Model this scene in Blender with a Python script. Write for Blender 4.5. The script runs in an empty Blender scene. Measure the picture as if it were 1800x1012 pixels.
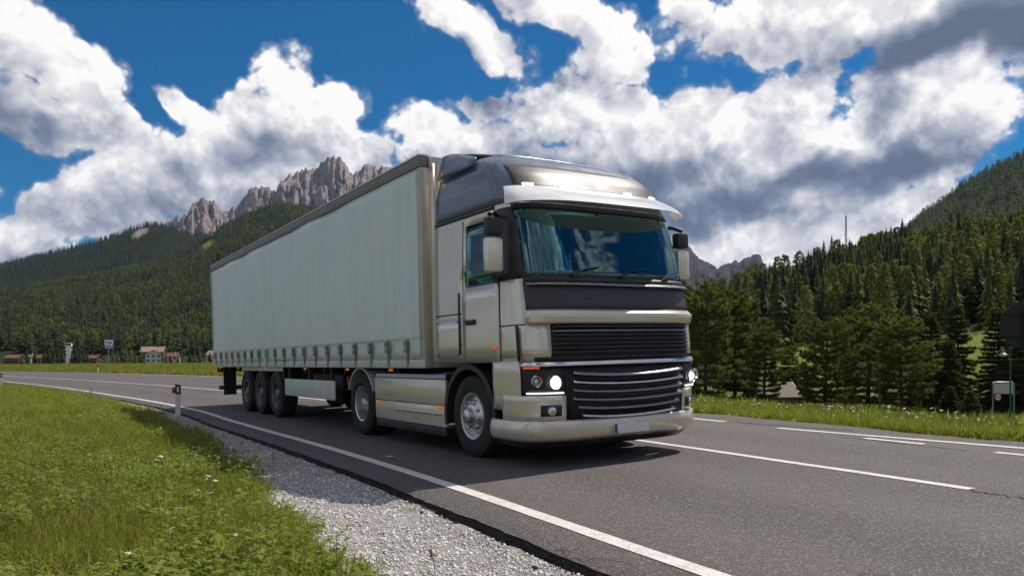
import bpy, bmesh, math, random
import numpy as np
from mathutils import Vector, Matrix

R = math.radians
rng = np.random.default_rng(7)
random.seed(7)
scene = bpy.context.scene
COL = scene.collection

# ------------------------------------------------------------------ camera
CAM_H = 1.15
FPX = 1340.0                      # focal length in pixels of the 1800 px wide photograph
cam_data = bpy.data.cameras.new('camera')
cam = bpy.data.objects.new('camera', cam_data)
COL.objects.link(cam)
cam.location = (0, 0, CAM_H)
cam.rotation_euler = (R(90), 0, 0)
cam_data.sensor_width = 36.0
cam_data.lens = FPX / 1800 * 36.0
cam_data.shift_y = (642 - 506) / 1800
cam_data.clip_start = 0.05
cam_data.clip_end = 30000
scene.camera = cam

# ------------------------------------------------------------------ view transform
scene.view_settings.view_transform = 'Standard'
scene.view_settings.look = 'None'
scene.view_settings.gamma = 1.0
scene.view_settings.exposure = 0.0
scene.view_settings.use_curve_mapping = False
scene.cycles.use_denoising = True
scene.cycles.max_bounces = 8
scene.cycles.transparent_max_bounces = 12

# ------------------------------------------------------------------ sun
SUN_EL = R(57)
SUN_AZ = R(51.5)                  # measured from +Y (view direction) towards +X
SUN_DIR = Vector((math.sin(SUN_AZ) * math.cos(SUN_EL), math.cos(SUN_AZ) * math.cos(SUN_EL), math.sin(SUN_EL)))
sl = bpy.data.lights.new('sun', 'SUN')
sl.energy = 5.0
sl.angle = R(0.53)
sl.color = (1.0, 0.92, 0.81)
so = bpy.data.objects.new('sun', sl)
COL.objects.link(so)
so.rotation_euler = (-SUN_DIR).to_track_quat('-Z', 'Y').to_euler()
so.location = (20, 20, 60)

# ------------------------------------------------------------------ sky: Nishita air with cumulus clouds, all by direction
world = bpy.data.worlds.new('World')
scene.world = world
world.use_nodes = True
world.cycles.sampling_method = 'MANUAL'
world.cycles.sample_map_resolution = 512
wt = world.node_tree
wt.nodes.clear()


class NT:
    """small helper to write node trees as expressions"""
    def __init__(s, t): s.t = t
    def n(s, typ, **kw):
        nd = s.t.nodes.new(typ)
        for k, v in kw.items(): setattr(nd, k, v)
        return nd
    def put(s, sock, v):
        if isinstance(v, bpy.types.NodeSocket): s.t.links.new(v, sock)
        elif v is not None: sock.default_value = v
    def m(s, op, a, b=None, c=None, clamp=False):
        nd = s.n('ShaderNodeMath', operation=op, use_clamp=clamp)
        for i, v in enumerate((a, b, c)): s.put(nd.inputs[i], v)
        return nd.outputs[0]
    def v(s, op, a, b=None, scale=None):
        nd = s.n('ShaderNodeVectorMath', operation=op)
        s.put(nd.inputs[0], a)
        if b is not None: s.put(nd.inputs[1], b)
        if scale is not None: s.put(nd.inputs['Scale'], scale)
        return nd.outputs['Value'] if op in ('LENGTH', 'DOT_PRODUCT', 'DISTANCE') else nd.outputs[0]
    def xyz(s, x=0.0, y=0.0, z=0.0):
        nd = s.n('ShaderNodeCombineXYZ')
        for i, q in enumerate((x, y, z)): s.put(nd.inputs[i], q)
        return nd.outputs[0]
    def sep(s, v):
        nd = s.n('ShaderNodeSeparateXYZ'); s.put(nd.inputs[0], v); return nd.outputs
    def noise(s, vec, scale, detail=4.0, rough=0.5, lac=2.0, dist=0.0, color=False, typ='FBM'):
        nd = s.n('ShaderNodeTexNoise', noise_dimensions='3D')
        if typ != 'FBM': nd.noise_type = typ
        s.put(nd.inputs['Vector'], vec); s.put(nd.inputs['Scale'], scale); s.put(nd.inputs['Detail'], detail)
        s.put(nd.inputs['Roughness'], rough); s.put(nd.inputs['Lacunarity'], lac); s.put(nd.inputs['Distortion'], dist)
        return nd.outputs[1 if color else 0]
    def voro(s, vec, scale, feature='F1', detail=0.0, rough=0.5, smooth=0.5, rand=1.0, out='Distance'):
        nd = s.n('ShaderNodeTexVoronoi', feature=feature)
        s.put(nd.inputs['Vector'], vec); s.put(nd.inputs['Scale'], scale)
        if 'Detail' in nd.inputs: s.put(nd.inputs['Detail'], detail); s.put(nd.inputs['Roughness'], rough)
        if feature == 'SMOOTH_F1': s.put(nd.inputs['Smoothness'], smooth)
        s.put(nd.inputs['Randomness'], rand)
        return nd.outputs[out]
    def map(s, v, a, b, c=0.0, d=1.0, smooth=False):
        nd = s.n('ShaderNodeMapRange', interpolation_type='SMOOTHSTEP' if smooth else 'LINEAR')
        for i, q in enumerate((v, a, b, c, d)): s.put(nd.inputs[i], q)
        return nd.outputs[0]
    def mix(s, f, a, b, blend='MIX'):
        nd = s.n('ShaderNodeMix', data_type='RGBA', blend_type=blend)
        s.put(nd.inputs[0], f)
        for i, q in ((6, a), (7, b)):
            if not isinstance(q, bpy.types.NodeSocket): q = tuple(q) + (1.0,) if len(q) == 3 else q
            s.put(nd.inputs[i], q)
        return nd.outputs[2]
    def ramp(s, f, stops, interp='LINEAR'):
        nd = s.n('ShaderNodeValToRGB'); cr = nd.color_ramp; cr.interpolation = interp
        while len(cr.elements) < len(stops): cr.elements.new(0.5)
        for e, (p, c) in zip(cr.elements, stops):
            e.position = p; e.color = tuple(c) + (1.0,) if len(c) == 3 else c
        s.put(nd.inputs[0], f)
        return nd.outputs[0]


def pix_dir(u, v):
    """photograph pixel -> azimuth, elevation in degrees"""
    a = (u - 900) / FPX
    b = (642 - v) / FPX
    return math.degrees(math.atan(a)), math.degrees(math.atan2(b, math.hypot(1, a)))


W = NT(wt)
gen = W.n('ShaderNodeTexCoord').outputs['Generated']
d = W.v('NORMALIZE', gen)
dx, dy, dz = W.sep(d)
az = W.m('DEGREES', W.m('ARCTAN2', dx, dy)) if False else W.m('MULTIPLY', W.m('ARCTAN2', dx, dy), 57.29578)
el = W.m('MULTIPLY', W.m('ARCSINE', dz), 57.29578)

# large clouds of this sky: centre, radii (in picture px, turned into degrees of azimuth / elevation) and tilt
CLOUDS = [
    # upper left bank
    (20, 70, 105, 85, 0), (105, 120, 130, 58, -12), (50, 200, 185, 72, -10), (190, 205, 90, 36, -28),
    (-120, 140, 160, 120, 0), 
    # left bank over the mountain
    (487, 175, 62, 92, 0), (410, 215, 110, 55, 30), (325, 180, 58, 26, -24), (585, 170, 58, 30, -5), (560, 240, 120, 60, -15),
    (330, 275, 120, 55, 15), (200, 315, 120, 52, 25), (115, 375, 95, 50, 20), (20, 420, 110, 50, 0), (290, 340, 130, 48, 0),
    (470, 300, 190, 75, 0), (650, 290, 120, 70, 0), (-100, 360, 120, 60, 0),
    # fair weather puffs, top centre
    (835, 65, 118, 44, -27), (960, 10, 110, 36, -22), (1045, 60, 92, 52, -38), (1075, 115, 60, 32, -10),
    # main cumulus bank
    (995, 195, 85, 68, 0), (735, 225, 58, 44, 0), (860, 190, 55, 16, 0), (810, 265, 160, 62, 0), (1085, 235, 120, 82, 0), (1190, 235, 90, 66, 0),
    (1290, 225, 75, 66, 0), (1405, 190, 82, 92, 0), (1440, 300, 260, 100, 0), (1230, 330, 210, 105, 0), (1610, 200, 150, 115, 0),
    (1700, 190, 75, 95, 0), (1500, 30, 370, 72, 0), (1190, 35, 62, 36, -10), (1285, 95, 28, 14, 0), (1730, 50, 230, 88, 10),
    (1400, 440, 260, 50, 0), (60, 470, 170, 40, 0), (230, 400, 120, 40, 0), (520, 370, 220, 60, 0), (1000, 430, 300, 80, 0), (1640, 420, 200, 60, 0),
    (1340, 400, 200, 62, 0), (1570, 375, 130, 42, 10), (1000, 330, 250, 90, 0), (2000, 100, 160, 110, 0), (1980, 330, 110, 40, 0),
]
DARK = [
    (1640, 70, 250, 52, 2, .95), (1800, 40, 160, 70, 0, .9), (1500, 310, 240, 38, 3, .95), (1300, 358, 110, 40, 0, .75), (1220, 385, 80, 36, 0, .6), (1565, 195, 60, 45, 0, .6),
    (1690, 270, 90, 50, 0, .4), (1150, 330, 120, 60, 0, .55), (1400, 60, 130, 45, 0, .55), (60, 212, 150, 34, -12, .5), (40, 100, 100, 50, 0, .45),
    (455, 272, 130, 44, 0, .6), (280, 300, 70, 40, 10, .45), (250, 350, 100, 30, 0, .4), (40, 380, 70, 22, 0, .5),
    (780, 290, 110, 40, 0, .3), (1000, 55, 120, 30, -35, .3), (850, 85, 90, 22, -27, .25), (1190, 75, 70, 26, 0, .4),
]


def ell(c):
    u, v, ru, rv, rot = c[:5]
    a0, e0 = pix_dir(u, v)
    sa = (pix_dir(u + 10, v)[0] - pix_dir(u - 10, v)[0]) / 20
    se = (pix_dir(u, v - 10)[1] - pix_dir(u, v + 10)[1]) / 20
    return a0, e0, ru * sa, rv * se, math.radians(rot)


ae = W.xyz(az, el, 0.0)
# wander the outlines a little before the ellipses are measured
warp = W.v('SUBTRACT', W.noise(d, 11.0, 3.0, 0.55, color=True), (0.5, 0.5, 0.5))
aew = W.v('ADD', ae, W.v('MULTIPLY', warp, (5.5, 4.5, 0.0)))


def ellipse(c, vec):
    a0, e0, ra, re, rot = ell(c)
    mp = W.n('ShaderNodeMapping', vector_type='TEXTURE')
    W.put(mp.inputs['Vector'], vec)
    mp.inputs['Location'].default_value = (a0, e0, 0)
    mp.inputs['Rotation'].default_value = (0, 0, rot)
    mp.inputs['Scale'].default_value = (ra, re, 1)
    return W.v('LENGTH', mp.outputs[0])


def after(vec, prev):
    """the same vector, computed after prev: keeps the shader's working memory small"""
    nd = W.n('ShaderNodeVectorMath', operation='MULTIPLY_ADD')
    W.put(nd.inputs[0], prev); nd.inputs[1].default_value = (1e-7, 1e-7, 0); W.put(nd.inputs[2], vec)
    return nd.outputs[0]


def cloud_cover(vec, lst):
    best = None
    for c in lst:
        l = ellipse(c, vec if best is None else after(vec, best))
        best = l if best is None else W.m('SMOOTH_MIN', best, l, 0.16)
    return W.map(best, 0.0, 2.0, 1.0, -1.0)           # 1 in a cloud's heart, 0 at its nominal rim, negative in the clear


cover = cloud_cover(aew, CLOUDS)
MASSES = [(60, 140, 170, 130, -15), (487, 175, 75, 95, 0), (410, 230, 150, 70, 25), (570, 215, 110, 75, -10), (200, 330, 170, 70, 25), (90, 400, 150, 60, 10), (480, 300, 200, 80, 0), (835, 65, 118, 44, -27), (1020, 55, 160, 62, -35),
          (995, 200, 95, 75, 0), (760, 260, 160, 70, 0), (1120, 240, 170, 85, 0), (1290, 235, 90, 70, 0), (1405, 190, 85, 95, 0), (1430, 300, 260, 105, 0), (1630, 190, 170, 115, 0), (1530, 45, 370, 85, 0), (1480, 410, 270, 60, 5)]
here = cloud_cover(aew, MASSES)
above = cloud_cover(W.v('ADD', aew, (1.0, 2.1, 0.0)), MASSES)
rim = W.m('SUBTRACT', W.m('MINIMUM', here, 0.6), W.m('MINIMUM', above, 0.6))

# elsewhere round the compass the same weather goes on as scattered cumulus
far_c = W.noise(d, 3.1, 3.0, 0.5)
cover_far = W.map(far_c, 0.36, 0.60, -0.7, 1.0)
inside = W.m('MULTIPLY', W.map(W.m('ABSOLUTE', az), 40, 52, 1.0, 0.0, True), W.map(el, 27, 36, 1.0, 0.0, True))
rim = W.m('MULTIPLY', rim, inside)
cover = W.m('ADD', W.m('MULTIPLY', cover, inside), W.m('MULTIPLY', cover_far, W.m('SUBTRACT', 1.0, inside)))

# noise of the cloud surface, as a group so it can be asked twice: here, and a step towards the sun
g = bpy.data.node_groups.new('cloud_detail', 'ShaderNodeTree')
g.interface.new_socket('Vector', in_out='INPUT', socket_type='NodeSocketVector')
g.interface.new_socket('Big', in_out='OUTPUT', socket_type='NodeSocketFloat')
g.interface.new_socket('Fine', in_out='OUTPUT', socket_type='NodeSocketFloat')
G = NT(g)
gi = G.n('NodeGroupInput').outputs[0]
go = G.n('NodeGroupOutput')
gw = G.v('ADD', gi, G.v('SCALE', G.v('SUBTRACT', G.noise(gi, 9.0, 2.0, 0.55, color=True), (0.5, 0.5, 0.5)), scale=0.035))
bill = G.voro(gw, 17.0, 'F1', 3.0, 0.62)          # puffs: distance to the puff's heart
fb = G.noise(gw, 13.0, 6.0, 0.56)
big = G.m('SUBTRACT', G.m('MULTIPLY', fb, 1.0), G.m('MULTIPLY', bill, 0.62))
G.put(go.inputs[0], big)
fine = G.noise(gw, 46.0, 5.0, 0.62)
G.put(go.inputs[1], fine)


def cloud_detail(vec):
    nd = W.n('ShaderNodeGroup'); nd.node_tree = g
    W.put(nd.inputs[0], vec)
    return nd.outputs


toward = tuple(SUN_DIR * 0.020)
n0 = cloud_detail(d)
n1 = cloud_detail(W.v('ADD', d, tuple(SUN_DIR * 0.016)))
body = W.m('MINIMUM', W.m('ADD', W.m('MULTIPLY', cover, 1.2), 0.46), 0.90)
puff = W.m('ADD', W.m('MULTIPLY', W.m('SUBTRACT', n0[0], 0.22), 0.85), W.m('MULTIPLY', W.m('SUBTRACT', n0[1], 0.5), 0.48))
dens = W.m('ADD', body, puff)
alpha = W.map(dens, -0.02, 0.24, 0.0, 1.0, True)
wisp = W.map(dens, -0.14, 0.06, 0.0, 0.16, True)
alpha = W.m('MAXIMUM', alpha, wisp)
alpha = W.m('MULTIPLY', alpha, W.map(el, -1.0, 1.5, 0.0, 1.0, True))

# sunlit where the cloud thins out towards the sun, grey where it thickens
relief = W.m('ADD', W.m('MULTIPLY', W.m('SUBTRACT', n0[0], n1[0]), 0.80), W.m('MULTIPLY', W.m('SUBTRACT', n0[1], n1[1]), 0.24))
relief = W.m('MINIMUM', W.m('MAXIMUM', relief, -0.17), 0.30)
soft0 = W.noise(d, 7.0, 2.0, 0.5)
soft1 = W.noise(W.v('ADD', d, tuple(SUN_DIR * 0.05)), 7.0, 2.0, 0.5)
relief = W.m('ADD', relief, W.m('MULTIPLY', W.m('SUBTRACT', soft0, soft1), 1.25))
dk = None
for c in DARK:
    l = ellipse(c, after(aew, rim if dk is None else dk))
    f = W.m('MULTIPLY', W.map(l, 0.15, 1.35, 1.0, 0.0, True), c[5])
    dk = f if dk is None else W.m('SMOOTH_MAX', dk, f, 0.15)
dk_far = W.map(W.m('SUBTRACT', cover_far, W.m('MULTIPLY', el, 0.004)), 0.2, 1.0, 0.0, 0.8)
dk = W.m('ADD', W.m('MULTIPLY', dk, inside), W.m('MULTIPLY', dk_far, W.m('SUBTRACT', 1.0, inside)))
thick = W.map(dens, 0.05, 1.1, 0.0, 0.16)
dk = W.m('MULTIPLY', dk, W.map(soft0, 0.3, 0.7, 0.72, 1.2))
lum = W.m('SUBTRACT', W.m('ADD', W.m('ADD', 0.80, W.m('MULTIPLY', rim, 0.58)), W.m('MULTIPLY', relief, W.m('SUBTRACT', 1.0, W.m('MULTIPLY', dk, 0.55)))), W.m('ADD', W.m('MULTIPLY', dk, 0.78), thick), clamp=True)
ccol = W.ramp(lum, [(0.0, (0.115, 0.145, 0.215)), (0.22, (0.20, 0.235, 0.325)), (0.48, (0.42, 0.445, 0.525)), (0.72, (0.70, 0.70, 0.735)), (0.90, (0.92, 0.91, 0.91)), (1.0, (1.05, 1.03, 1.0))])

sky = W.n('ShaderNodeTexSky', sky_type='NISHITA')
sky.sun_disc = False
sky.sun_elevation = SUN_EL
sky.sun_rotation = SUN_AZ
sky.altitude = 1200
sky.air_density = 1.0
sky.dust_density = 0.3
sky.ozone_density = 3.0
SKY_STRENGTH = 0.06
hs = W.n('ShaderNodeHueSaturation')
hs.inputs['Hue'].default_value = 0.497
hs.inputs['Saturation'].default_value = 2.3
hs.inputs['Value'].default_value = 1.22
W.put(hs.inputs['Color'], sky.outputs[0])
CLOUD_GAIN = 1.0 / SKY_STRENGTH
cl = W.v('SCALE', ccol, scale=CLOUD_GAIN)
sky_col = W.mix(alpha, hs.outputs[0], cl)
bg = W.n('ShaderNodeBackground')
W.put(bg.inputs['Color'], sky_col)
bg.inputs['Strength'].default_value = SKY_STRENGTH
wo = W.n('ShaderNodeOutputWorld')
W.put(wo.inputs['Surface'], bg.outputs[0])

# ------------------------------------------------------------------ helpers: objects and properties
def link(o, parent=None):
    COL.objects.link(o)
    if parent is not None: o.parent = parent
    return o


def tag(o, label=None, cat=None, group=None, kind=None):
    if label: o['label'] = label
    if cat: o['category'] = cat
    if group: o['group'] = group
    if kind: o['kind'] = kind
    return o


def thing(name, label, cat, loc=(0, 0, 0), rz=0.0, group=None):
    o = bpy.data.objects.new(name, None)
    o.empty_display_size = 0.3
    link(o)
    o.location = loc
    o.rotation_euler = (0, 0, rz)
    return tag(o, label, cat, group)


def copy_tree(o, parent=None):
    c = o.copy()
    COL.objects.link(c)
    c.parent = parent
    for ch in o.children:
        copy_tree(ch, c)
    return c


def smooth_by_angle(me, ang=40):
    me.shade_smooth()
    me.set_sharp_from_angle(angle=R(ang))


class MB:
    """collects geometry for ONE mesh object"""
    def __init__(s): s.v = []; s.f = []; s.mi = []
    def add(s, vs, fs, mi=0):
        b = len(s.v)
        s.v.extend(tuple(p) for p in vs)
        s.f.extend(tuple(b + i for i in f) for f in fs)
        s.mi.extend([mi] * len(fs))
        return s
    def box(s, x0, x1, y0, y1, z0, z1, bev=0.0, mi=0):
        if bev <= 0:
            vs = [(x, y, z) for z in (z0, z1) for y in (y0, y1) for x in (x0, x1)]
            fs = [(0, 2, 3, 1), (4, 5, 7, 6), (0, 1, 5, 4), (2, 6, 7, 3), (0, 4, 6, 2), (1, 3, 7, 5)]
            return s.add(vs, fs, mi)
        bm = bmesh.new()
        bmesh.ops.create_cube(bm, size=1.0)
        for v in bm.verts:
            v.co = Vector(((x0 + x1) / 2 + v.co.x * (x1 - x0), (y0 + y1) / 2 + v.co.y * (y1 - y0), (z0 + z1) / 2 + v.co.z * (z1 - z0)))
        bmesh.ops.bevel(bm, geom=list(bm.edges), offset=bev, segments=2, affect='EDGES', profile=0.6)
        s.bm(bm, mi)
        return s
    def bm(s, bm, mi=0):
        bm.verts.ensure_lookup_table()
        bm.verts.index_update()
        s.add([v.co[:] for v in bm.verts], [tuple(v.index for v in f.verts) for f in bm.faces], mi)
        bm.free()
    def tube(s, pts, r, n=8, cap=True, mi=0):
        pts = [Vector(p) for p in pts]
        rs = r if isinstance(r, (list, tuple)) else [r] * len(pts)
        vs, fs = [], []
        up = Vector((0, 0, 1))
        for i, p in enumerate(pts):
            t = (pts[min(i + 1, len(pts) - 1)] - pts[max(i - 1, 0)])
            t = t.normalized() if t.length > 1e-9 else Vector((0, 0, 1))
            a = t.cross(up)
            if a.length < 1e-3: a = t.cross(Vector((0, 1, 0)))
            a.normalize()
            b = t.cross(a).normalized()
            for k in range(n):
                an = 2 * math.pi * k / n
                vs.append(p + (a * math.cos(an) + b * math.sin(an)) * rs[i])
        for i in range(len(pts) - 1):
            for k in range(n):
                k2 = (k + 1) % n
                fs.append((i * n + k, (i + 1) * n + k, (i + 1) * n + k2, i * n + k2))
        if cap:
            fs.append(tuple(range(n)))
            fs.append(tuple(range((len(pts) - 1) * n + n - 1, (len(pts) - 1) * n - 1, -1)))
        return s.add(vs, fs, mi)
    def lathe(s, prof, axis='x', n=32, c=(0, 0, 0), mi=0, close=False):
        """prof: list of (along, radius)"""
        vs, fs = [], []
        for (a, r) in prof:
            for k in range(n):
                an = 2 * math.pi * k / n
                p, q = r * math.cos(an), r * math.sin(an)
                w = {'x': (a, p, q), 'y': (p, a, q), 'z': (p, q, a)}[axis]
                vs.append((w[0] + c[0], w[1] + c[1], w[2] + c[2]))
        m = len(prof)
        for i in range(m - 1):
            for k in range(n):
                k2 = (k + 1) % n
                fs.append((i * n + k, i * n + k2, (i + 1) * n + k2, (i + 1) * n + k))
        if close:
            fs.append(tuple(range(n)))
            fs.append(tuple((m - 1) * n + k for k in reversed(range(n))))
        return s.add(vs, fs, mi)
    def prism(s, poly, h, axis='z', a0=0.0, mi=0):
        """polygon (2D) pushed along an axis from a0 by h"""
        n = len(poly)
        def w(p, a):
            return {'z': (p[0], p[1], a), 'x': (a, p[0], p[1]), 'y': (p[0], a, p[1])}[axis]
        vs = [w(p, a0) for p in poly] + [w(p, a0 + h) for p in poly]
        fs = [tuple(reversed(range(n))), tuple(range(n, 2 * n))] + [(i, (i + 1) % n, n + (i + 1) % n, n + i) for i in range(n)]
        return s.add(vs, fs, mi)
    def grid(s, fn, us, vs_, mi=0, flip=False):
        nu, nv = len(us), len(vs_)
        pts = [fn(u, v) for v in vs_ for u in us]
        fs = []
        for j in range(nv - 1):
            for i in range(nu - 1):
                q = (j * nu + i, j * nu + i + 1, (j + 1) * nu + i + 1, (j + 1) * nu + i)
                fs.append(tuple(reversed(q)) if flip else q)
        return s.add(pts, fs, mi)
    def mesh(s, name, mats, smooth=None, fix=True):
        me = bpy.data.meshes.new(name)
        me.from_pydata(s.v, [], s.f)
        for m in (mats if isinstance(mats, (list, tuple)) else [mats]): me.materials.append(m)
        if any(s.mi): me.polygons.foreach_set('material_index', s.mi)
        if fix:
            bm = bmesh.new(); bm.from_mesh(me)
            bmesh.ops.recalc_face_normals(bm, faces=list(bm.faces))
            bm.to_mesh(me); bm.free()
        if smooth is not None: smooth_by_angle(me, smooth)
        me.update()
        return me
    def build(s, name, mats, parent=None, smooth=None, bevel=0.0, solid=0.0, fix=True):
        o = bpy.data.objects.new(name, s.mesh(name, mats, smooth, fix))
        link(o, parent)
        if solid:
            md = o.modifiers.new('solid', 'SOLIDIFY'); md.thickness = solid; md.offset = -1
        if bevel:
            md = o.modifiers.new('bevel', 'BEVEL'); md.width = bevel; md.segments = 2; md.limit_method = 'ANGLE'; md.angle_limit = R(40)
        return o


def np_mesh(name, verts, faces, mats, smooth=False):
    """fast mesh from arrays: faces (m,k)"""
    me = bpy.data.meshes.new(name)
    verts = np.asarray(verts, np.float32); faces = np.asarray(faces, np.int32)
    k = faces.shape[1]
    me.vertices.add(len(verts)); me.vertices.foreach_set('co', verts.ravel())
    me.loops.add(faces.size); me.loops.foreach_set('vertex_index', faces.ravel())
    me.polygons.add(len(faces))
    me.polygons.foreach_set('loop_start', np.arange(0, faces.size, k, dtype=np.int32))
    me.polygons.foreach_set('loop_total', np.full(len(faces), k, np.int32))
    for m in (mats if isinstance(mats, (list, tuple)) else [mats]): me.materials.append(m)
    me.update(calc_edges=True)
    if smooth: me.shade_smooth()
    return me


def np_obj(name, me, kind=None, parent=None):
    o = bpy.data.objects.new(name, me)
    link(o, parent)
    if kind: o['kind'] = kind
    return o


def grid_faces(nu, nv):
    i = np.arange(nu - 1)[None, :] + np.arange(nv - 1)[:, None] * nu
    return np.stack([i, i + 1, i + 1 + nu, i + nu], -1).reshape(-1, 4)


def attr(me, name, vals, typ='FLOAT'):
    a = me.attributes.new(name, typ, 'POINT')
    a.data.foreach_set('value' if typ == 'FLOAT' else 'vector', np.asarray(vals, np.float32).ravel())


# ------------------------------------------------------------------ helpers: numpy noise
_perm = np.random.default_rng(3).random((64, 64))


def vnoise(x, y):
    xi = np.floor(x).astype(int); yi = np.floor(y).astype(int)
    fx = x - xi; fy = y - yi
    fx = fx * fx * fx * (fx * (fx * 6 - 15) + 10); fy = fy * fy * fy * (fy * (fy * 6 - 15) + 10)
    p = lambda a, b: _perm[a & 63, b & 63]
    return (p(xi, yi) * (1 - fx) + p(xi + 1, yi) * fx) * (1 - fy) + (p(xi, yi + 1) * (1 - fx) + p(xi + 1, yi + 1) * fx) * fy


def fbm(x, y, oct=5, rough=0.5):
    a, t, w = 1.0, 0.0, 0.0
    for k in range(oct):
        t = t + a * vnoise(x * 2 ** k + 17.3 * k, y * 2 ** k + 9.1 * k); w += a; a *= rough
    return t / w


def ridged(x, y, oct=5, rough=0.5):
    a, t, w = 1.0, 0.0, 0.0
    for k in range(oct):
        t = t + a * (1 - np.abs(2 * vnoise(x * 2 ** k + 5.3 * k, y * 2 ** k + 11.7 * k) - 1)); w += a; a *= rough
    return t / w


def sstep(a, b, x):
    t = np.clip((x - a) / (b - a), 0, 1)
    return t * t * (3 - 2 * t)


# ------------------------------------------------------------------ helpers: materials
def material(name):
    m = bpy.data.materials.new(name)
    m.use_nodes = True
    t = m.node_tree
    b = next(n for n in t.nodes if n.type == 'BSDF_PRINCIPLED')
    return m, NT(t), b


def bump(N, b, height, strength=0.3, dist=0.02):
    nd = N.n('ShaderNodeBump')
    N.put(nd.inputs['Strength'], strength); N.put(nd.inputs['Distance'], dist); N.put(nd.inputs['Height'], height)
    N.put(b.inputs['Normal'], nd.outputs[0])


def simple(name, col, rough=0.5, metal=0.0, var=0.12, scale=6.0, coat=0.0, bumps=0.0, dirt=0.0, spec=0.5):
    """paint, plastic, rubber, metal: base colour with slight wear, roughness variation"""
    m, N, b = material(name)
    obj = N.n('ShaderNodeTexCoord').outputs['Object']
    n = N.noise(obj, scale, 5, 0.6)
    lo = tuple(c * (1 - var) for c in col); hi = tuple(min(1, c * (1 + var)) for c in col)
    c = N.mix(N.map(n, 0.3, 0.7), lo, hi)
    if dirt > 0:
        n2 = N.noise(obj, 2.3, 6, 0.65)
        c = N.mix(N.m('MULTIPLY', N.map(n2, 0.45, 0.8), dirt), c, (0.12, 0.10, 0.08))
    N.put(b.inputs['Base Color'], c)
    N.put(b.inputs['Roughness'], N.map(n, 0.2, 0.8, max(0.02, rough - 0.08), min(1, rough + 0.1)))
    b.inputs['Metallic'].default_value = metal
    b.inputs['Specular IOR Level'].default_value = spec
    b.inputs['Coat Weight'].default_value = coat
    b.inputs['Coat Roughness'].default_value = 0.06
    if bumps > 0: bump(N, b, N.noise(obj, scale * 6, 3, 0.6), bumps, 0.01)
    return m


def foliage(name, dark, light, trans=0.25, scale=1.0, rough=0.6, spec=0.08):
    """leaf and needle material: clump to clump and object to object variation"""
    m, N, b = material(name)
    obj = N.n('ShaderNodeTexCoord').outputs['Object']
    info = N.n('ShaderNodeObjectInfo').outputs['Random']
    geo = N.n('ShaderNodeNewGeometry')
    n = N.noise(obj, scale, 4, 0.6)
    f = N.m('ADD', N.m('MULTIPLY', N.map(n, 0.3, 0.7), 0.45), N.m('ADD', N.m('MULTIPLY', info, 0.3), N.m('MULTIPLY', geo.outputs['Random Per Island'], 0.35)), clamp=True)
    c = N.mix(f, dark, light)
    N.put(b.inputs['Base Color'], c)
    b.inputs['Roughness'].default_value = rough
    b.inputs['Specular IOR Level'].default_value = spec
    if trans > 0:
        tr = N.n('ShaderNodeBsdfTranslucent'); N.put(tr.inputs['Color'], N.mix(0.35, c, (0.25, 0.35, 0.03)))
        mx = N.n('ShaderNodeMixShader'); mx.inputs[0].default_value = trans
        out = next(x for x in N.t.nodes if x.type == 'OUTPUT_MATERIAL')
        N.t.links.new(b.outputs[0], mx.inputs[1]); N.t.links.new(tr.outputs[0], mx.inputs[2]); N.t.links.new(mx.outputs[0], out.inputs['Surface'])
    return m


# ------------------------------------------------------------------ helpers: scattering stuff with geometry nodes
def variant_collection(name, meshes):
    """meshes kept out of the scene, used only as instance sources for uncountable stuff"""
    c = bpy.data.collections.new(name)
    for me in meshes:
        c.objects.link(bpy.data.objects.new(me.name, me))
    return c


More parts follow.
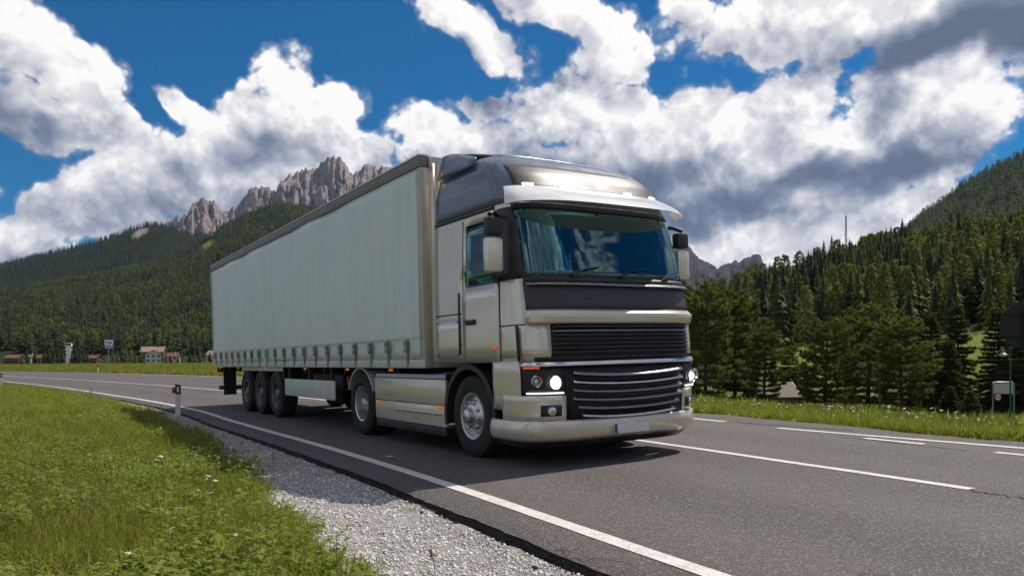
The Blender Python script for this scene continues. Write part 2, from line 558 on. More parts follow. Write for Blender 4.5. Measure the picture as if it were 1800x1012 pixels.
def scatter(name, pts, rotz, scl, coll, kind='stuff', tilt=None):
    """one object: instances of a collection's meshes on a cloud of points"""
    pts = np.asarray(pts, np.float32)
    me = bpy.data.meshes.new(name)
    me.vertices.add(len(pts)); me.vertices.foreach_set('co', pts.ravel())
    rot = np.zeros((len(pts), 3), np.float32); rot[:, 2] = rotz
    if tilt is not None: rot[:, :2] = tilt
    attr(me, 'rot', rot, 'FLOAT_VECTOR')
    scl = np.asarray(scl, np.float32)
    attr(me, 'scl', scl if scl.ndim == 2 else np.repeat(scl[:, None], 3, 1), 'FLOAT_VECTOR')
    o = np_obj(name, me, kind)
    ng = bpy.data.node_groups.new(name + '_scatter', 'GeometryNodeTree')
    ng.interface.new_socket('Geometry', in_out='INPUT', socket_type='NodeSocketGeometry')
    ng.interface.new_socket('Geometry', in_out='OUTPUT', socket_type='NodeSocketGeometry')
    N = NT(ng)
    i = N.n('NodeGroupInput'); out = N.n('NodeGroupOutput')
    ci = N.n('GeometryNodeCollectionInfo'); ci.inputs['Collection'].default_value = coll
    ci.inputs['Separate Children'].default_value = True; ci.inputs['Reset Children'].default_value = True
    mp = N.n('GeometryNodeMeshToPoints')
    N.put(mp.inputs['Mesh'], i.outputs[0])
    ip = N.n('GeometryNodeInstanceOnPoints')
    N.put(ip.inputs['Points'], mp.outputs[0]); N.put(ip.inputs['Instance'], ci.outputs[0])
    ip.inputs['Pick Instance'].default_value = True
    rv = N.n('FunctionNodeRandomValue', data_type='INT')
    rv.inputs[4].default_value = 0; rv.inputs[5].default_value = len(coll.objects) - 1
    N.put(ip.inputs['Instance Index'], rv.outputs[2])
    a = N.n('GeometryNodeInputNamedAttribute', data_type='FLOAT_VECTOR'); a.inputs[0].default_value = 'rot'
    e2r = N.n('FunctionNodeEulerToRotation'); N.put(e2r.inputs[0], a.outputs[0])
    N.put(ip.inputs['Rotation'], e2r.outputs[0])
    a2 = N.n('GeometryNodeInputNamedAttribute', data_type='FLOAT_VECTOR'); a2.inputs[0].default_value = 'scl'
    N.put(ip.inputs['Scale'], a2.outputs[0])
    N.put(out.inputs[0], ip.outputs[0])
    md = o.modifiers.new('scatter', 'NODES'); md.node_group = ng
    return o

# ================================================================== THE SETTING: road, ground, mountains
SLOPE = 0.03                       # the road leans: its far side is higher
_cp = np.array([(32, -52), (15.5, -21), (7.0, -6.4), (3.42, 0.0), (1.077, 4.245), (-0.871, 7.78), (-2.79, 11.0), (-5.6, 15.45), (-8.73, 20.5), (-14.6, 28.4),
                (-28.0, 45.0), (-50, 69.5), (-80, 99), (-130, 143), (-220, 214), (-400, 340), (-700, 520)], float)


def catmull(P, per=40):
    out = []
    P = np.vstack([2 * P[0] - P[1], P, 2 * P[-1] - P[-2]])
    for i in range(1, len(P) - 2):
        p0, p1, p2, p3 = P[i - 1:i + 3]
        for t in np.linspace(0, 1, per, endpoint=False):
            out.append(0.5 * (2 * p1 + (p2 - p0) * t + (2 * p0 - 5 * p1 + 4 * p2 - p3) * t * t + (3 * p1 - p0 - 3 * p2 + p3) * t ** 3))
    out.append(P[-2])
    return np.array(out)


EDGE = catmull(_cp)                # centre of the near edge line
for _ in range(6):
    EDGE[1:-1] = (EDGE[:-2] + 2 * EDGE[1:-1] + EDGE[2:]) / 4
_seg = np.diff(EDGE, axis=0)
ES = np.concatenate([[0], np.cumsum(np.hypot(*_seg.T))])
ET = np.gradient(EDGE, ES, axis=0); ET /= np.linalg.norm(ET, axis=1)[:, None]
EN = np.stack([ET[:, 1], -ET[:, 0]], 1)          # to the far side of the road


def road_sn(x, y):
    """position along the near edge line and signed distance across the road"""
    x = np.atleast_1d(np.asarray(x, float)).ravel(); y = np.atleast_1d(np.asarray(y, float)).ravel()
    s = np.empty(len(x)); n = np.empty(len(x))
    for a in range(0, len(x), 20000):
        dx = x[a:a + 20000, None] - EDGE[None, :, 0]; dy = y[a:a + 20000, None] - EDGE[None, :, 1]
        k = np.argmin(dx * dx + dy * dy, 1); r = np.arange(len(k))
        ddx, ddy = dx[r, k], dy[r, k]
        s[a:a + 20000] = ES[k] + ddx * ET[k, 0] + ddy * ET[k, 1]
        n[a:a + 20000] = ddx * EN[k, 0] + ddy * EN[k, 1]
    return s, n


def road_xy(s, n):
    ex = np.interp(s, ES, EDGE[:, 0]); ey = np.interp(s, ES, EDGE[:, 1])
    nx = np.interp(s, ES, EN[:, 0]); ny = np.interp(s, ES, EN[:, 1])
    return ex + n * nx, ey + n * ny


S_CAM = float(road_sn(3.42, 0.0)[0][0])           # along-road position level with the camera
_WS = np.array([-100, 0, 4, 9, 16, 22, 40, 60, 100, 200, 2000]) + S_CAM
_WW = np.array([6.7, 6.8, 6.9, 7.1, 7.9, 9.3, 12.0, 12.3, 12.0, 9.0, 8.0])
def road_w(s): return np.interp(s, _WS, _WW)
# where the gravel ends and the grass begins, on the near side
_GP = np.array([(3.2, -3), (0.45, 2.2), (-1.15, 4.65), (-1.60, 5.65), (-2.25, 6.95), (-3.08, 8.85), (-5.25, 13.0), (-6.45, 15.2), (-8.15, 18.1), (-13.3, 25.5), (-20, 34.5), (-28.8, 44.6), (-52, 69), (-130, 141.5)], float)
_gs, _gn = road_sn(_GP[:, 0], _GP[:, 1])
def gravel_n(s): return np.interp(s, _gs, np.minimum(_gn, -0.5))


def ground_h(x, y):
    x = np.asarray(x, float); y = np.asarray(y, float); shp = x.shape
    s, n = road_sn(x, y); xr, yr = x.ravel(), y.ravel()
    w = road_w(s); gn = gravel_n(s)
    bumpy = (fbm(xr * 0.9, yr * 0.9, 3) - 0.5) * 0.10 + (fbm(xr * 0.16 + 9, yr * 0.16, 3) - 0.5) * 0.24
    near = -0.095 - 0.05 * sstep(0.45, 0.75, -n) + sstep(0.0, 1.6, gn - n) * (0.07 + bumpy) + 0.02 * np.clip(-n - 6, 0, 30)
    m = n - w
    ang = np.degrees(np.arctan2(xr, np.maximum(yr, 1e-3)))
    fr = sstep(-18, 6, ang)
    verge = SLOPE * w - 0.03
    right = verge + 0.05 * sstep(0.2, 1.0, m) + bumpy * sstep(0.2, 1.5, m) - np.minimum(0.085 * np.clip(m, 0, 1e9), 2.2) - 0.25 * sstep(24, 40, m)
    left = verge - 0.05 + bumpy * sstep(0.2, 1.5, m) * 0.7 + np.minimum(0.0085 * np.clip(m, 0, 1e9), 3.1) + (fbm(xr * 0.012, yr * 0.012, 3) - 0.5) * sstep(40, 200, m) * 1.6
    far = right * fr + left * (1 - fr)
    road = SLOPE * n - 0.14
    h = np.where(n < -0.45, near, np.where(m > 0.25, far, road))
    return h.reshape(shp)


def gz(x, y): return float(ground_h(np.array([x]), np.array([y]))[0])


def ray(u, v, Y):
    """point seen at a photograph pixel, at depth Y"""
    return Vector(((u - 900) * Y / FPX, Y, CAM_H + (642 - v) * Y / FPX))


def on_road(u, v):
    """road surface point at a pixel"""
    z = 0.0
    for _ in range(30):
        Y = (CAM_H - z) * FPX / (v - 642); X = (u - 900) * Y / FPX
        z = 0.5 * z + 0.5 * SLOPE * float(road_sn(X, Y)[1][0])
    return X, Y


# ---------------------------------------------------------------- materials of the setting
def mat_asphalt():
    m, N, b = material('asphalt')
    p = N.n('ShaderNodeTexCoord').outputs['Object']
    st = N.voro(p, 95.0, 'F1', 0, out='Color'); stx = N.sep(st)[0]
    fine = N.noise(p, 160.0, 2, 0.6)
    patch = N.noise(N.v('MULTIPLY', p, (1.0, 1.0, 1.0)), 0.30, 6, 0.68)
    at = N.n('ShaderNodeAttribute', attribute_name='across').outputs['Fac']
    # wheel tracks polished a little lighter, oil darker between them
    tr = N.m('ABSOLUTE', N.m('SINE', N.m('MULTIPLY', N.m('ADD', at, 0.35), 1.75)))
    base = N.mix(N.map(patch, 0.3, 0.7), (0.062, 0.053, 0.053), (0.100, 0.085, 0.084))
    base = N.mix(N.m('MULTIPLY', N.map(tr, 0.45, 1.0), 0.60), base, (0.120, 0.103, 0.101))
    c = N.mix(N.map(stx, 0.70, 1.0), base, (0.27, 0.245, 0.235))
    c = N.mix(N.map(fine, 0.52, 0.40), c, (0.035, 0.032, 0.032))
    # long thin tar joints and patched cracks
    cr = N.voro(N.v('ADD', p, N.v('SCALE', N.noise(p, 0.9, 4, 0.6, color=True), scale=1.6)), 0.13, 'DISTANCE_TO_EDGE')
    c = N.mix(N.m('MULTIPLY', N.map(cr, 0.0022, 0.0008), 0.75), c, (0.022, 0.021, 0.021))
    N.put(b.inputs['Base Color'], c)
    N.put(b.inputs['Roughness'], N.map(patch, 0.3, 0.7, 0.72, 0.86))
    b.inputs['Specular IOR Level'].default_value = 0.35
    bump(N, b, N.m('ADD', N.voro(p, 95.0, 'F1', 0), N.m('MULTIPLY', fine, 0.7)), 0.55, 0.006)
    return m


def mat_paint():
    m, N, b = material('road_paint')
    p = N.n('ShaderNodeTexCoord').outputs['Object']
    n = N.noise(p, 7.0, 6, 0.65); f = N.noise(p, 130.0, 3, 0.6)
    wear = N.m('ADD', N.map(f, 0.42, 0.58), N.m('MULTIPLY', N.map(n, 0.35, 0.65), -0.45), clamp=True)
    cr = N.voro(N.v('ADD', p, N.v('SCALE', N.noise(p, 3.0, 3, 0.6, color=True), scale=0.5)), 2.2, 'DISTANCE_TO_EDGE')
    wear = N.m('MAXIMUM', N.m('MULTIPLY', wear, 0.8), N.m('MULTIPLY', N.map(cr, 0.02, 0.006), 0.5))
    N.put(b.inputs['Base Color'], N.mix(wear, (0.66, 0.64, 0.61), (0.24, 0.225, 0.215)))
    b.inputs['Roughness'].default_value = 0.75
    bump(N, b, f, 0.4, 0.004)
    return m


def mat_ground():
    m, N, b = material('meadow_ground')
    p = N.n('ShaderNodeTexCoord').outputs['Object']
    big = N.noise(p, 0.035, 4, 0.6); mid = N.noise(p, 0.6, 5, 0.65); fine = N.noise(p, 14.0, 5, 0.7)
    gr = N.mix(N.map(mid, 0.3, 0.7), (0.060, 0.088, 0.014), (0.105, 0.135, 0.026))
    gr = N.mix(N.map(fine, 0.35, 0.7), N.mix(0.5, gr, (0.04, 0.05, 0.012)), gr)
    dry = N.mix(N.map(fine, 0.3, 0.7), (0.15, 0.135, 0.055), (0.22, 0.19, 0.085))
    c = N.mix(N.m('MULTIPLY', N.map(big, 0.50, 0.62), 0.75), gr, dry)
    bare = N.n('ShaderNodeAttribute', attribute_name='bare').outputs['Fac']
    soil = N.mix(N.map(fine, 0.3, 0.7), (0.040, 0.032, 0.016), (0.105, 0.088, 0.045))
    c = N.mix(bare, c, soil)
    N.put(b.inputs['Base Color'], c)
    b.inputs['Roughness'].default_value = 0.95
    b.inputs['Specular IOR Level'].default_value = 0.1
    bump(N, b, N.m('ADD', fine, N.m('MULTIPLY', mid, 2.0)), 0.7, 0.05)
    return m


def mat_gravel(name, a, bb, scale):
    m, N, b = material(name)
    p = N.n('ShaderNodeTexCoord').outputs['Object']
    v = N.voro(p, scale, 'F1', 1.0, 0.6); vc = N.sep(N.voro(p, scale, 'F1', 1.0, 0.6, out='Color'))
    n = N.noise(p, 1.3, 5, 0.65)
    c = N.mix(vc[0], a, bb)
    c = N.mix(N.map(v, 0.45, 0.85), c, (0.30, 0.28, 0.265))
    c = N.mix(N.m('MULTIPLY', N.map(n, 0.4, 0.7), 0.30), c, (0.32, 0.29, 0.26))
    N.put(b.inputs['Base Color'], c)
    b.inputs['Roughness'].default_value = 0.92
    bump(N, b, N.m('SUBTRACT', 1.0, v), 0.9, 0.03)
    return m


def mat_forest_floor():
    m, N, b = material('forest_floor')
    p = N.n('ShaderNodeTexCoord').outputs['Object']
    n = N.noise(p, 0.05, 6, 0.65); f = N.noise(p, 0.6, 3, 0.6)
    clear = N.n('ShaderNodeAttribute', attribute_name='clearing').outputs['Fac']
    c = N.mix(N.map(n, 0.3, 0.7), (0.018, 0.028, 0.010), (0.035, 0.045, 0.016))
    g2 = N.mix(N.map(f, 0.3, 0.7), (0.10, 0.14, 0.025), (0.16, 0.19, 0.04))
    c = N.mix(clear, c, g2)
    rock = N.n('ShaderNodeAttribute', attribute_name='bare_rock').outputs['Fac']
    c = N.mix(rock, c, N.mix(f, (0.20, 0.17, 0.15), (0.32, 0.28, 0.25)))
    N.put(b.inputs['Base Color'], c); b.inputs['Roughness'].default_value = 1.0; b.inputs['Specular IOR Level'].default_value = 0.05
    bump(N, b, N.m('ADD', n, f), 0.8, 2.0)
    return m


def mat_rock(name, tint=1.0, green=1.0):
    m, N, b = material(name)
    p = N.n('ShaderNodeTexCoord').outputs['Object']
    geo = N.n('ShaderNodeNewGeometry')
    nz = N.sep(geo.outputs['Normal'])[2]; pz = N.sep(p)[2]
    n1 = N.noise(p, 0.010, 8, 0.68); n2 = N.noise(N.v('MULTIPLY', p, (1, 1, 0.25)), 0.03, 7, 0.7)
    st = N.noise(N.v('MULTIPLY', p, (0.15, 0.15, 1.0)), 0.035, 4, 0.6)
    c = N.mix(N.map(n1, 0.3, 0.7), tuple(q * tint for q in (0.39, 0.335, 0.33)), tuple(q * tint for q in (0.66, 0.55, 0.51)))
    c = N.mix(N.m('MULTIPLY', N.map(n2, 0.52, 0.38), 0.6), c, tuple(q * tint for q in (0.20, 0.185, 0.195)))
    c = N.mix(N.m('MULTIPLY', N.map(st, 0.5, 0.75), 0.35), c, tuple(q * tint for q in (0.62, 0.53, 0.48)))
    veg = N.m('MULTIPLY', N.map(N.m('ADD', nz, N.m('MULTIPLY', N.m('SUBTRACT', n1, 0.5), 0.5)), 0.80, 0.92), green * 0.5)
    c = N.mix(veg, c, (0.055, 0.068, 0.03))
    N.put(b.inputs['Base Color'], c); b.inputs['Roughness'].default_value = 0.95; b.inputs['Specular IOR Level'].default_value = 0.1
    bump(N, b, N.m('ADD', n1, N.m('MULTIPLY', n2, 1.1)), 1.0, 80.0)
    return m


M_ASPH = mat_asphalt(); M_PAINT = mat_paint(); M_GROUND = mat_ground()
M_GRAVEL = mat_gravel('shoulder_gravel', (0.55, 0.52, 0.50), (0.83, 0.80, 0.78), 70.0)
M_PATHG = mat_gravel('path_gravel', (0.34, 0.30, 0.26), (0.55, 0.50, 0.44), 30.0)
M_FFLOOR = mat_forest_floor(); M_ROCK = mat_rock('dolomite_rock'); M_ROCK_FAR = mat_rock('cloud_shaded_rock', 0.24, 1.0)  # far peaks: same rock, cloud shade put into a darker tint
M_EDGE = simple('asphalt_edge', (0.018, 0.017, 0.017), 0.95, var=0.5, scale=30, bumps=1.0)

# ---------------------------------------------------------------- ground: one sheet to the horizon
_na, _nr = 900, 190
_az = np.radians(np.concatenate([np.linspace(-60, 60, 700), np.linspace(60, 300, 202)[1:-1]]))
_na = len(_az)
_rr = np.concatenate([[0.0], np.geomspace(0.4, 7600, _nr - 1)])
_AA, _RR = np.meshgrid(np.append(_az, _az[0] + 2 * np.pi), _rr)
_X = np.sin(_AA) * _RR; _Y = np.cos(_AA) * _RR
_Z = ground_h(_X, _Y)
gme = np_mesh('ground', np.stack([_X, _Y, _Z], -1).reshape(-1, 3), grid_faces(_na + 1, len(_rr))[:, ::-1], M_GROUND, True)
_s, _n = road_sn(_X, _Y)
_thatch = 0.62 * (_n < gravel_n(_s)) * sstep(70, 30, np.hypot(_X, _Y).ravel())
attr(gme, 'bare', np.clip(_thatch + sstep(0.55, -0.1, np.abs(_n - road_w(_s) - 0.1)) * 0.8 + sstep(0.5, 0.0, np.abs(_n - gravel_n(_s))) * 0.7, 0, 1))
ground = np_obj('ground', gme, 'structure')

# ---------------------------------------------------------------- road, its broken edge, gravel shoulder
_ss = np.concatenate([np.arange(0, S_CAM - 8, 2.0), np.arange(S_CAM - 8, S_CAM + 40, 0.10), np.arange(S_CAM + 40, S_CAM + 160, 1.0), np.arange(S_CAM + 160, ES[-1] - 5, 8.0)])
_frac = np.concatenate([[0, .004, .012, .03, .06], np.linspace(0.1, 0.94, 16), [.97, .99, 1.0]])
_edge_rag = -0.44 + (fbm(_ss * 1.1, _ss * 0 + 3.3, 3) - 0.5) * 0.09 + (fbm(_ss * 7, _ss * 0 + 1.3, 3) - 0.5) * 0.045
_far_rag = road_w(_ss) + (fbm(_ss * 0.8, _ss * 0 + 7.3, 4) - 0.5) * 0.5
_nn = _edge_rag[None, :] * (1 - _frac[:, None]) + _far_rag[None, :] * _frac[:, None]
_x, _y = road_xy(np.broadcast_to(_ss, _nn.shape), _nn)
_z = SLOPE * _nn + (fbm(_x * 0.3, _y * 0.3, 3) - 0.5) * 0.012 - 0.022 * (1 - sstep(0, 0.012, _frac))[:, None]
rme = np_mesh('road', np.stack([_x, _y, _z], -1).reshape(-1, 3), grid_faces(len(_ss), len(_frac))[:, ::-1], M_ASPH, True)
attr(rme, 'across', _nn)
np_obj('road', rme, 'structure')
# crumbling side of the asphalt layer, on the gravel side
_k = (_ss > S_CAM - 8) & (_ss < S_CAM + 60)
_sk = np.arange(S_CAM - 8, S_CAM + 45, 0.035)
_t = np.linspace(0, 1, 7)
_rag = np.interp(_sk, _ss, _edge_rag)
_zt = SLOPE * _rag - 0.030
_off = np.stack([_rag + 0.015 - 0.075 * t + (fbm(_sk * 22 + 31 * t, _sk * 0 + 9 * t, 3) - 0.5) * 0.10 * min(1, 2 * t) for t in _t])
_zz = np.stack([_zt * (1 - t) + (-0.17) * t + (fbm(_sk * 26 + 11 * t, _sk * 0 + 5 * t, 3) - 0.5) * 0.03 * min(1, 2 * t) for t in _t])
_x, _y = road_xy(np.broadcast_to(_sk, _off.shape), _off)
eme = np_mesh('road_edge', np.stack([_x, _y, _zz], -1).reshape(-1, 3), grid_faces(len(_sk), 7), M_EDGE, False)
np_obj('road_edge', eme, 'structure')

# gravel sheet between asphalt and grass
_sg = np.arange(S_CAM - 6, S_CAM + 55, 0.08)
_tg = np.linspace(0, 1, 26)
_n0 = np.interp(_sg, _ss, _edge_rag) + 0.0; _n1 = gravel_n(_sg) - 0.25 - 0.25 * fbm(_sg * 1.7, _sg * 0 + 2.0, 3)
_off = _n0[None] * (1 - _tg[:, None]) + _n1[None] * _tg[:, None]
_x, _y = road_xy(np.broadcast_to(_sg, _off.shape), _off)
_z = ground_h(_x, _y) + 0.018 + (fbm(_x * 9, _y * 9, 4) - 0.5) * 0.035 - 0.03 * sstep(0.8, 1.0, _tg)[:, None]
_z = np.minimum(_z, SLOPE * _off - 0.045)
vme = np_mesh('gravel_shoulder', np.stack([_x, _y, _z], -1).reshape(-1, 3), grid_faces(len(_sg), len(_tg)), M_GRAVEL, True)
np_obj('gravel_shoulder', vme, 'structure')


# ---------------------------------------------------------------- painted lines, 4 mm above the road
def strip(name, s, n, width):
    s = np.asarray(s, float); n = np.broadcast_to(np.asarray(n, float), s.shape)
    wob = (fbm(s * 9, s * 0 + 4.4, 3) - 0.5) * 0.012
    off = np.stack([n - width / 2 + wob, n - width / 6, n + width / 6, n + width / 2 - wob[::-1]])
    x, y = road_xy(np.broadcast_to(s, off.shape), off)
    z = SLOPE * off + (fbm(x * 0.3, y * 0.3, 3) - 0.5) * 0.012 + 0.005
    return np_obj(name, np_mesh(name, np.stack([x, y, z], -1).reshape(-1, 3), grid_faces(len(s), 4)[:, ::-1], M_PAINT), 'structure')


def pix_sn(u, v):
    X, Y = on_road(u, v)
    s, n = road_sn(X, Y)
    return float(s[0]), float(n[0])


_far_s = ES[-1] - 20
strip('edge_line', np.concatenate([np.arange(0, S_CAM + 60, 0.25), np.arange(S_CAM + 60, _far_s, 2.0)]), 0.0, 0.135)
_c0 = pix_sn(1708, 860); _c1 = pix_sn(1135, 775); _c2 = pix_sn(395, 686); _c3 = pix_sn(200, 671.5)
_sc = np.concatenate([np.arange(_c0[0], S_CAM + 60, 0.25), np.arange(S_CAM + 60, _far_s, 2.0)])
strip('centre_line', _sc, np.interp(_sc, [_c0[0], _c1[0], _c2[0], _c3[0], _c3[0] + 200], [_c0[1], _c1[1], _c2[1], _c3[1], 4.0]), 0.12)
_a = pix_sn(1345, 750.5); _b = pix_sn(1800, 788)
_sl = np.arange(_b[0] - 30, _a[0], 0.25)
strip('lane_line', _sl, np.interp(_sl, [_b[0] - 20, _b[0], _a[0]], [_b[1] - 0.15, _b[1], _a[1]]), 0.12)
_a = pix_sn(1190, 733); _b = pix_sn(1275, 741.5)
strip('lane_line', np.linspace(_b[0], _a[0], 20), np.linspace(_b[1], _a[1], 20), 0.12)
_a = pix_sn(1520, 770); _b = pix_sn(1625, 780.5)
strip('lane_dash', np.linspace(_b[0], _a[0], 20), np.linspace(_b[1], _a[1], 20), 0.11)
_a = pix_sn(1750, 795)
strip('lane_dash', np.linspace(_a[0] - 1.8, _a[0], 20), np.linspace(_a[1] - 0.05, _a[1], 20), 0.11)
_sf = np.concatenate([np.arange(S_CAM + 34, S_CAM + 60, 0.4), np.arange(S_CAM + 60, _far_s, 2.0)])
strip('far_edge_line', _sf, road_w(_sf) - 0.65, 0.14)

# dark tar joints across the asphalt
def tar_joint(p0, p1, w):
    a = np.array(on_road(*p0)); b = np.array(on_road(*p1)); t = np.linspace(0, 1, 40); nrm = np.array([-(b - a)[1], (b - a)[0]]); nrm /= np.linalg.norm(nrm)
    P = a[None] + (b - a)[None] * t[:, None] + nrm[None] * ((fbm(t * 9, t * 0 + p0[0], 3) - .5) * .10)[:, None]
    ww = w * (.5 + fbm(t * 17, t * 0 + 3.0, 2))
    V = np.stack([P - nrm[None] * ww[:, None] / 2, P + nrm[None] * ww[:, None] / 2])
    z = SLOPE * road_sn(V[..., 0], V[..., 1])[1].reshape(V.shape[:2]) + (fbm(V[..., 0] * .3, V[..., 1] * .3, 3) - .5) * .012 + .004
    np_obj('tar_joint', np_mesh('tar_joint', np.concatenate([V, z[..., None]], -1).reshape(-1, 3), grid_faces(40, 2)[:, ::-1], M_EDGE), 'structure')
tar_joint((1704, 862), (1815, 879), .022)
tar_joint((1290, 742), (1500, 757), .03)
tar_joint((1480, 768), (1700, 792), .018)

# ---------------------------------------------------------------- gravel path beyond the right verge
_pp = catmull(np.array([(70, 22), (40, 25), (26, 26.5), (19, 28.5), (15.2, 32), (12, 40), (10, 52)], float), 24)
_pt = np.gradient(_pp, axis=0); _pt /= np.linalg.norm(_pt, axis=1)[:, None]
_po = np.linspace(-1.1, 1.1, 7)
_x = _pp[None, :, 0] + _po[:, None] * _pt[None, :, 1]; _y = _pp[None, :, 1] - _po[:, None] * _pt[None, :, 0]
np_obj('path', np_mesh('path', np.stack([_x, _y, ground_h(_x, _y) + 0.03], -1).reshape(-1, 3), grid_faces(len(_pp), 7)[:, ::-1], M_PATHG, True), 'structure')


# ---------------------------------------------------------------- mountains: sectors of real ground between a foot and a ridge
class Ridge:
    def __init__(s, name, sky, Yb, Yt, zb, noise_amp, noise_len, mats, nu=260, nt=90, power=1.0, tree=0.0, seed=0.0, rocky=0.0, u_rng=None, back=1.25):
        s.sk = np.array(sky, float); s.Yb, s.Yt, s.zb = Yb, Yt, zb
        s.amp, s.len, s.pw, s.tree, s.seed, s.rocky = noise_amp, noise_len, power, tree, seed, rocky
        s.u0, s.u1 = (s.sk[0, 0], s.sk[-1, 0]) if u_rng is None else u_rng
        U, T = np.meshgrid(np.linspace(s.u0, s.u1, nu), np.linspace(0, back, nt))
        P = s.at(U, T)
        s.me = np_mesh(name, P.reshape(-1, 3), grid_faces(nu, nt), mats, True)
        s.U, s.T = U, T
        s.ob = np_obj(name, s.me, 'structure')
    def yb(s, u): return np.interp(u, [p[0] for p in s.Yb], [p[1] for p in s.Yb]) if isinstance(s.Yb, list) else s.Yb
    def yt(s, u): return np.interp(u, [p[0] for p in s.Yt], [p[1] for p in s.Yt]) if isinstance(s.Yt, list) else s.Yt
    def at(s, u, t):
        yb, yt = s.yb(u), s.yt(u)
        v = np.interp(u, s.sk[:, 0], s.sk[:, 1])
        if s.rocky > 0:
            v = v + (ridged(u * 0.035 + s.seed, u * 0 + 3.1, 4, 0.6) - 0.62) * -s.rocky + (ridged(u * 0.16 + s.seed, u * 0 + 8.1, 3, 0.6) - 0.6) * -s.rocky * 0.75
        zt = CAM_H + (642 - v) * yt / FPX - s.tree
        Y = yb + (yt - yb) * t
        tt = np.clip(t, 0, 1)
        z = s.zb + (zt - s.zb) * tt ** s.pw
        X = (u - 900) / FPX * Y
        env = np.clip(4 * tt * (1 - tt), 0, 1) ** 0.7
        nz = ridged(X / s.len + s.seed, Y / s.len, 5, 0.52) - 0.6
        z = z + s.amp * nz * env
        over = np.clip(t - 1, 0, 10)
        z = z - (zt - s.zb) * (over * 2.2) * (1 if s.rocky == 0 else 1.6)
        if s.rocky > 0:
            g2 = ridged(u * 0.022 + s.seed + 0.35 * t, t * 1.9 + u * 0.004, 6, 0.62) - 0.6
            Y2 = Y + (yt - yb) * 0.20 * g2 * np.clip(env + 0.25, 0, 1)
            X = (u - 900) / FPX * Y2; Y = Y2
            z = z + s.amp * 0.8 * (ridged(u * 0.05 + s.seed, t * 5.1, 4, 0.6) - 0.6) * env
        return np.stack(np.broadcast_arrays(X, Y, z), -1)
    def set_attr(s, name, fn): attr(s.me, name, fn(s.U, s.T))


# left: rock towers, dark back ridge, near forested flank
rock_left = Ridge('rocky_mountain', [(150, 440), (250, 410), (285, 396), (300, 391), (318, 384), (330, 372), (338, 356), (350, 352), (360, 347), (375, 352), (390, 366), (398, 368), (410, 358), (425, 350), (437, 336),
                  (450, 326), (461, 318), (472, 326), (484, 334), (492, 318), (503, 307), (520, 303), (533, 294), (546, 297), (556, 292), (566, 283), (576, 276), (590, 275), (600, 279), (611, 300), (620, 308),
                  (632, 299), (645, 290), (660, 286), (676, 290), (690, 294), (720, 305), (770, 320), (850, 350), (950, 400), (1050, 470), (1150, 600)], 3000, 4700, 150, 150, 420, M_ROCK, nu=620, nt=150, power=0.85, seed=2.7, rocky=16, back=1.3)
back_left = Ridge('forested_ridge', [(-700, 560), (-300, 520), (-120, 490), (0, 461), (60, 446), (100, 436), (150, 424), (200, 409), (235, 395), (270, 386), (300, 392), (330, 404), (380, 412), (500, 430), (700, 470)],
                  1400, 2700, 40, 70, 420, M_FFLOOR, tree=16, seed=1.3, power=0.95)
flank_left = Ridge('forested_slope', [(-700, 590), (-300, 555), (-100, 520), (0, 503), (80, 492), (165, 480), (220, 466), (285, 448), (320, 434), (350, 418), (378, 404), (400, 388), (430, 374), (465, 360), (492, 353), (530, 358), (570, 362), (640, 380), (800, 425), (950, 500), (1080, 590), (1150, 641)],
                   [(-700, 480), (400, 540), (950, 700), (1150, 1200)], [(-700, 1300), (0, 1500), (400, 2000), (950, 2200)], 2.2, 60, 330, M_FFLOOR, tree=16, seed=4.1, power=1.12)
# right: near wooded hill, higher one behind, far blue rocks
hill_right = Ridge('wooded_hill', [(820, 648), (900, 625), (1000, 585), (1100, 590), (1215, 572), (1262, 556), (1300, 540), (1345, 522), (1400, 503), (1450, 484), (1500, 470), (1550, 454), (1600, 446), (1700, 430), (1800, 416), (1950, 380), (2300, 360), (2700, 380)],
                   [(820, 330), (1000, 180), (1300, 125), (1800, 105), (2700, 100)], [(820, 520), (1000, 600), (1300, 640), (1800, 560), (2700, 520)], -2.4, 14, 90, M_FFLOOR, tree=10, seed=7.7, power=0.92)
high_right = Ridge('high_wooded_hill', [(1250, 520), (1450, 470), (1545, 432), (1582, 404), (1620, 372), (1660, 346), (1700, 312), (1750, 287), (1800, 260), (1900, 212), (2100, 150), (2500, 130)],
                   700, 1650, 40, 60, 300, M_FFLOOR, tree=16, seed=9.9)
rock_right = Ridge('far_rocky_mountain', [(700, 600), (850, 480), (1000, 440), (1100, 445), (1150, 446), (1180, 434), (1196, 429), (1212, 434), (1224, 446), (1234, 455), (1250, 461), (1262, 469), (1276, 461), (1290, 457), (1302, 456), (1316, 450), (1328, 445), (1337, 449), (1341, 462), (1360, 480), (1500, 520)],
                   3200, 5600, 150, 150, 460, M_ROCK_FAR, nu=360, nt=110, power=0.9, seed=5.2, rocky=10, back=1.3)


# clearings and bare scars, by ridge position
def blobs(lst):
    def f(U, T):
        a = np.zeros(np.broadcast(U, T).shape)
        wob = (fbm(U * 0.045, T * 9, 3) - 0.5) * 1.3
        for (u, t, du, dt) in lst:
            a = np.maximum(a, sstep(1.35, 0.75, np.hypot((U - u) / du, (T - t) / dt) + wob * 0.7))
        return a
    return f


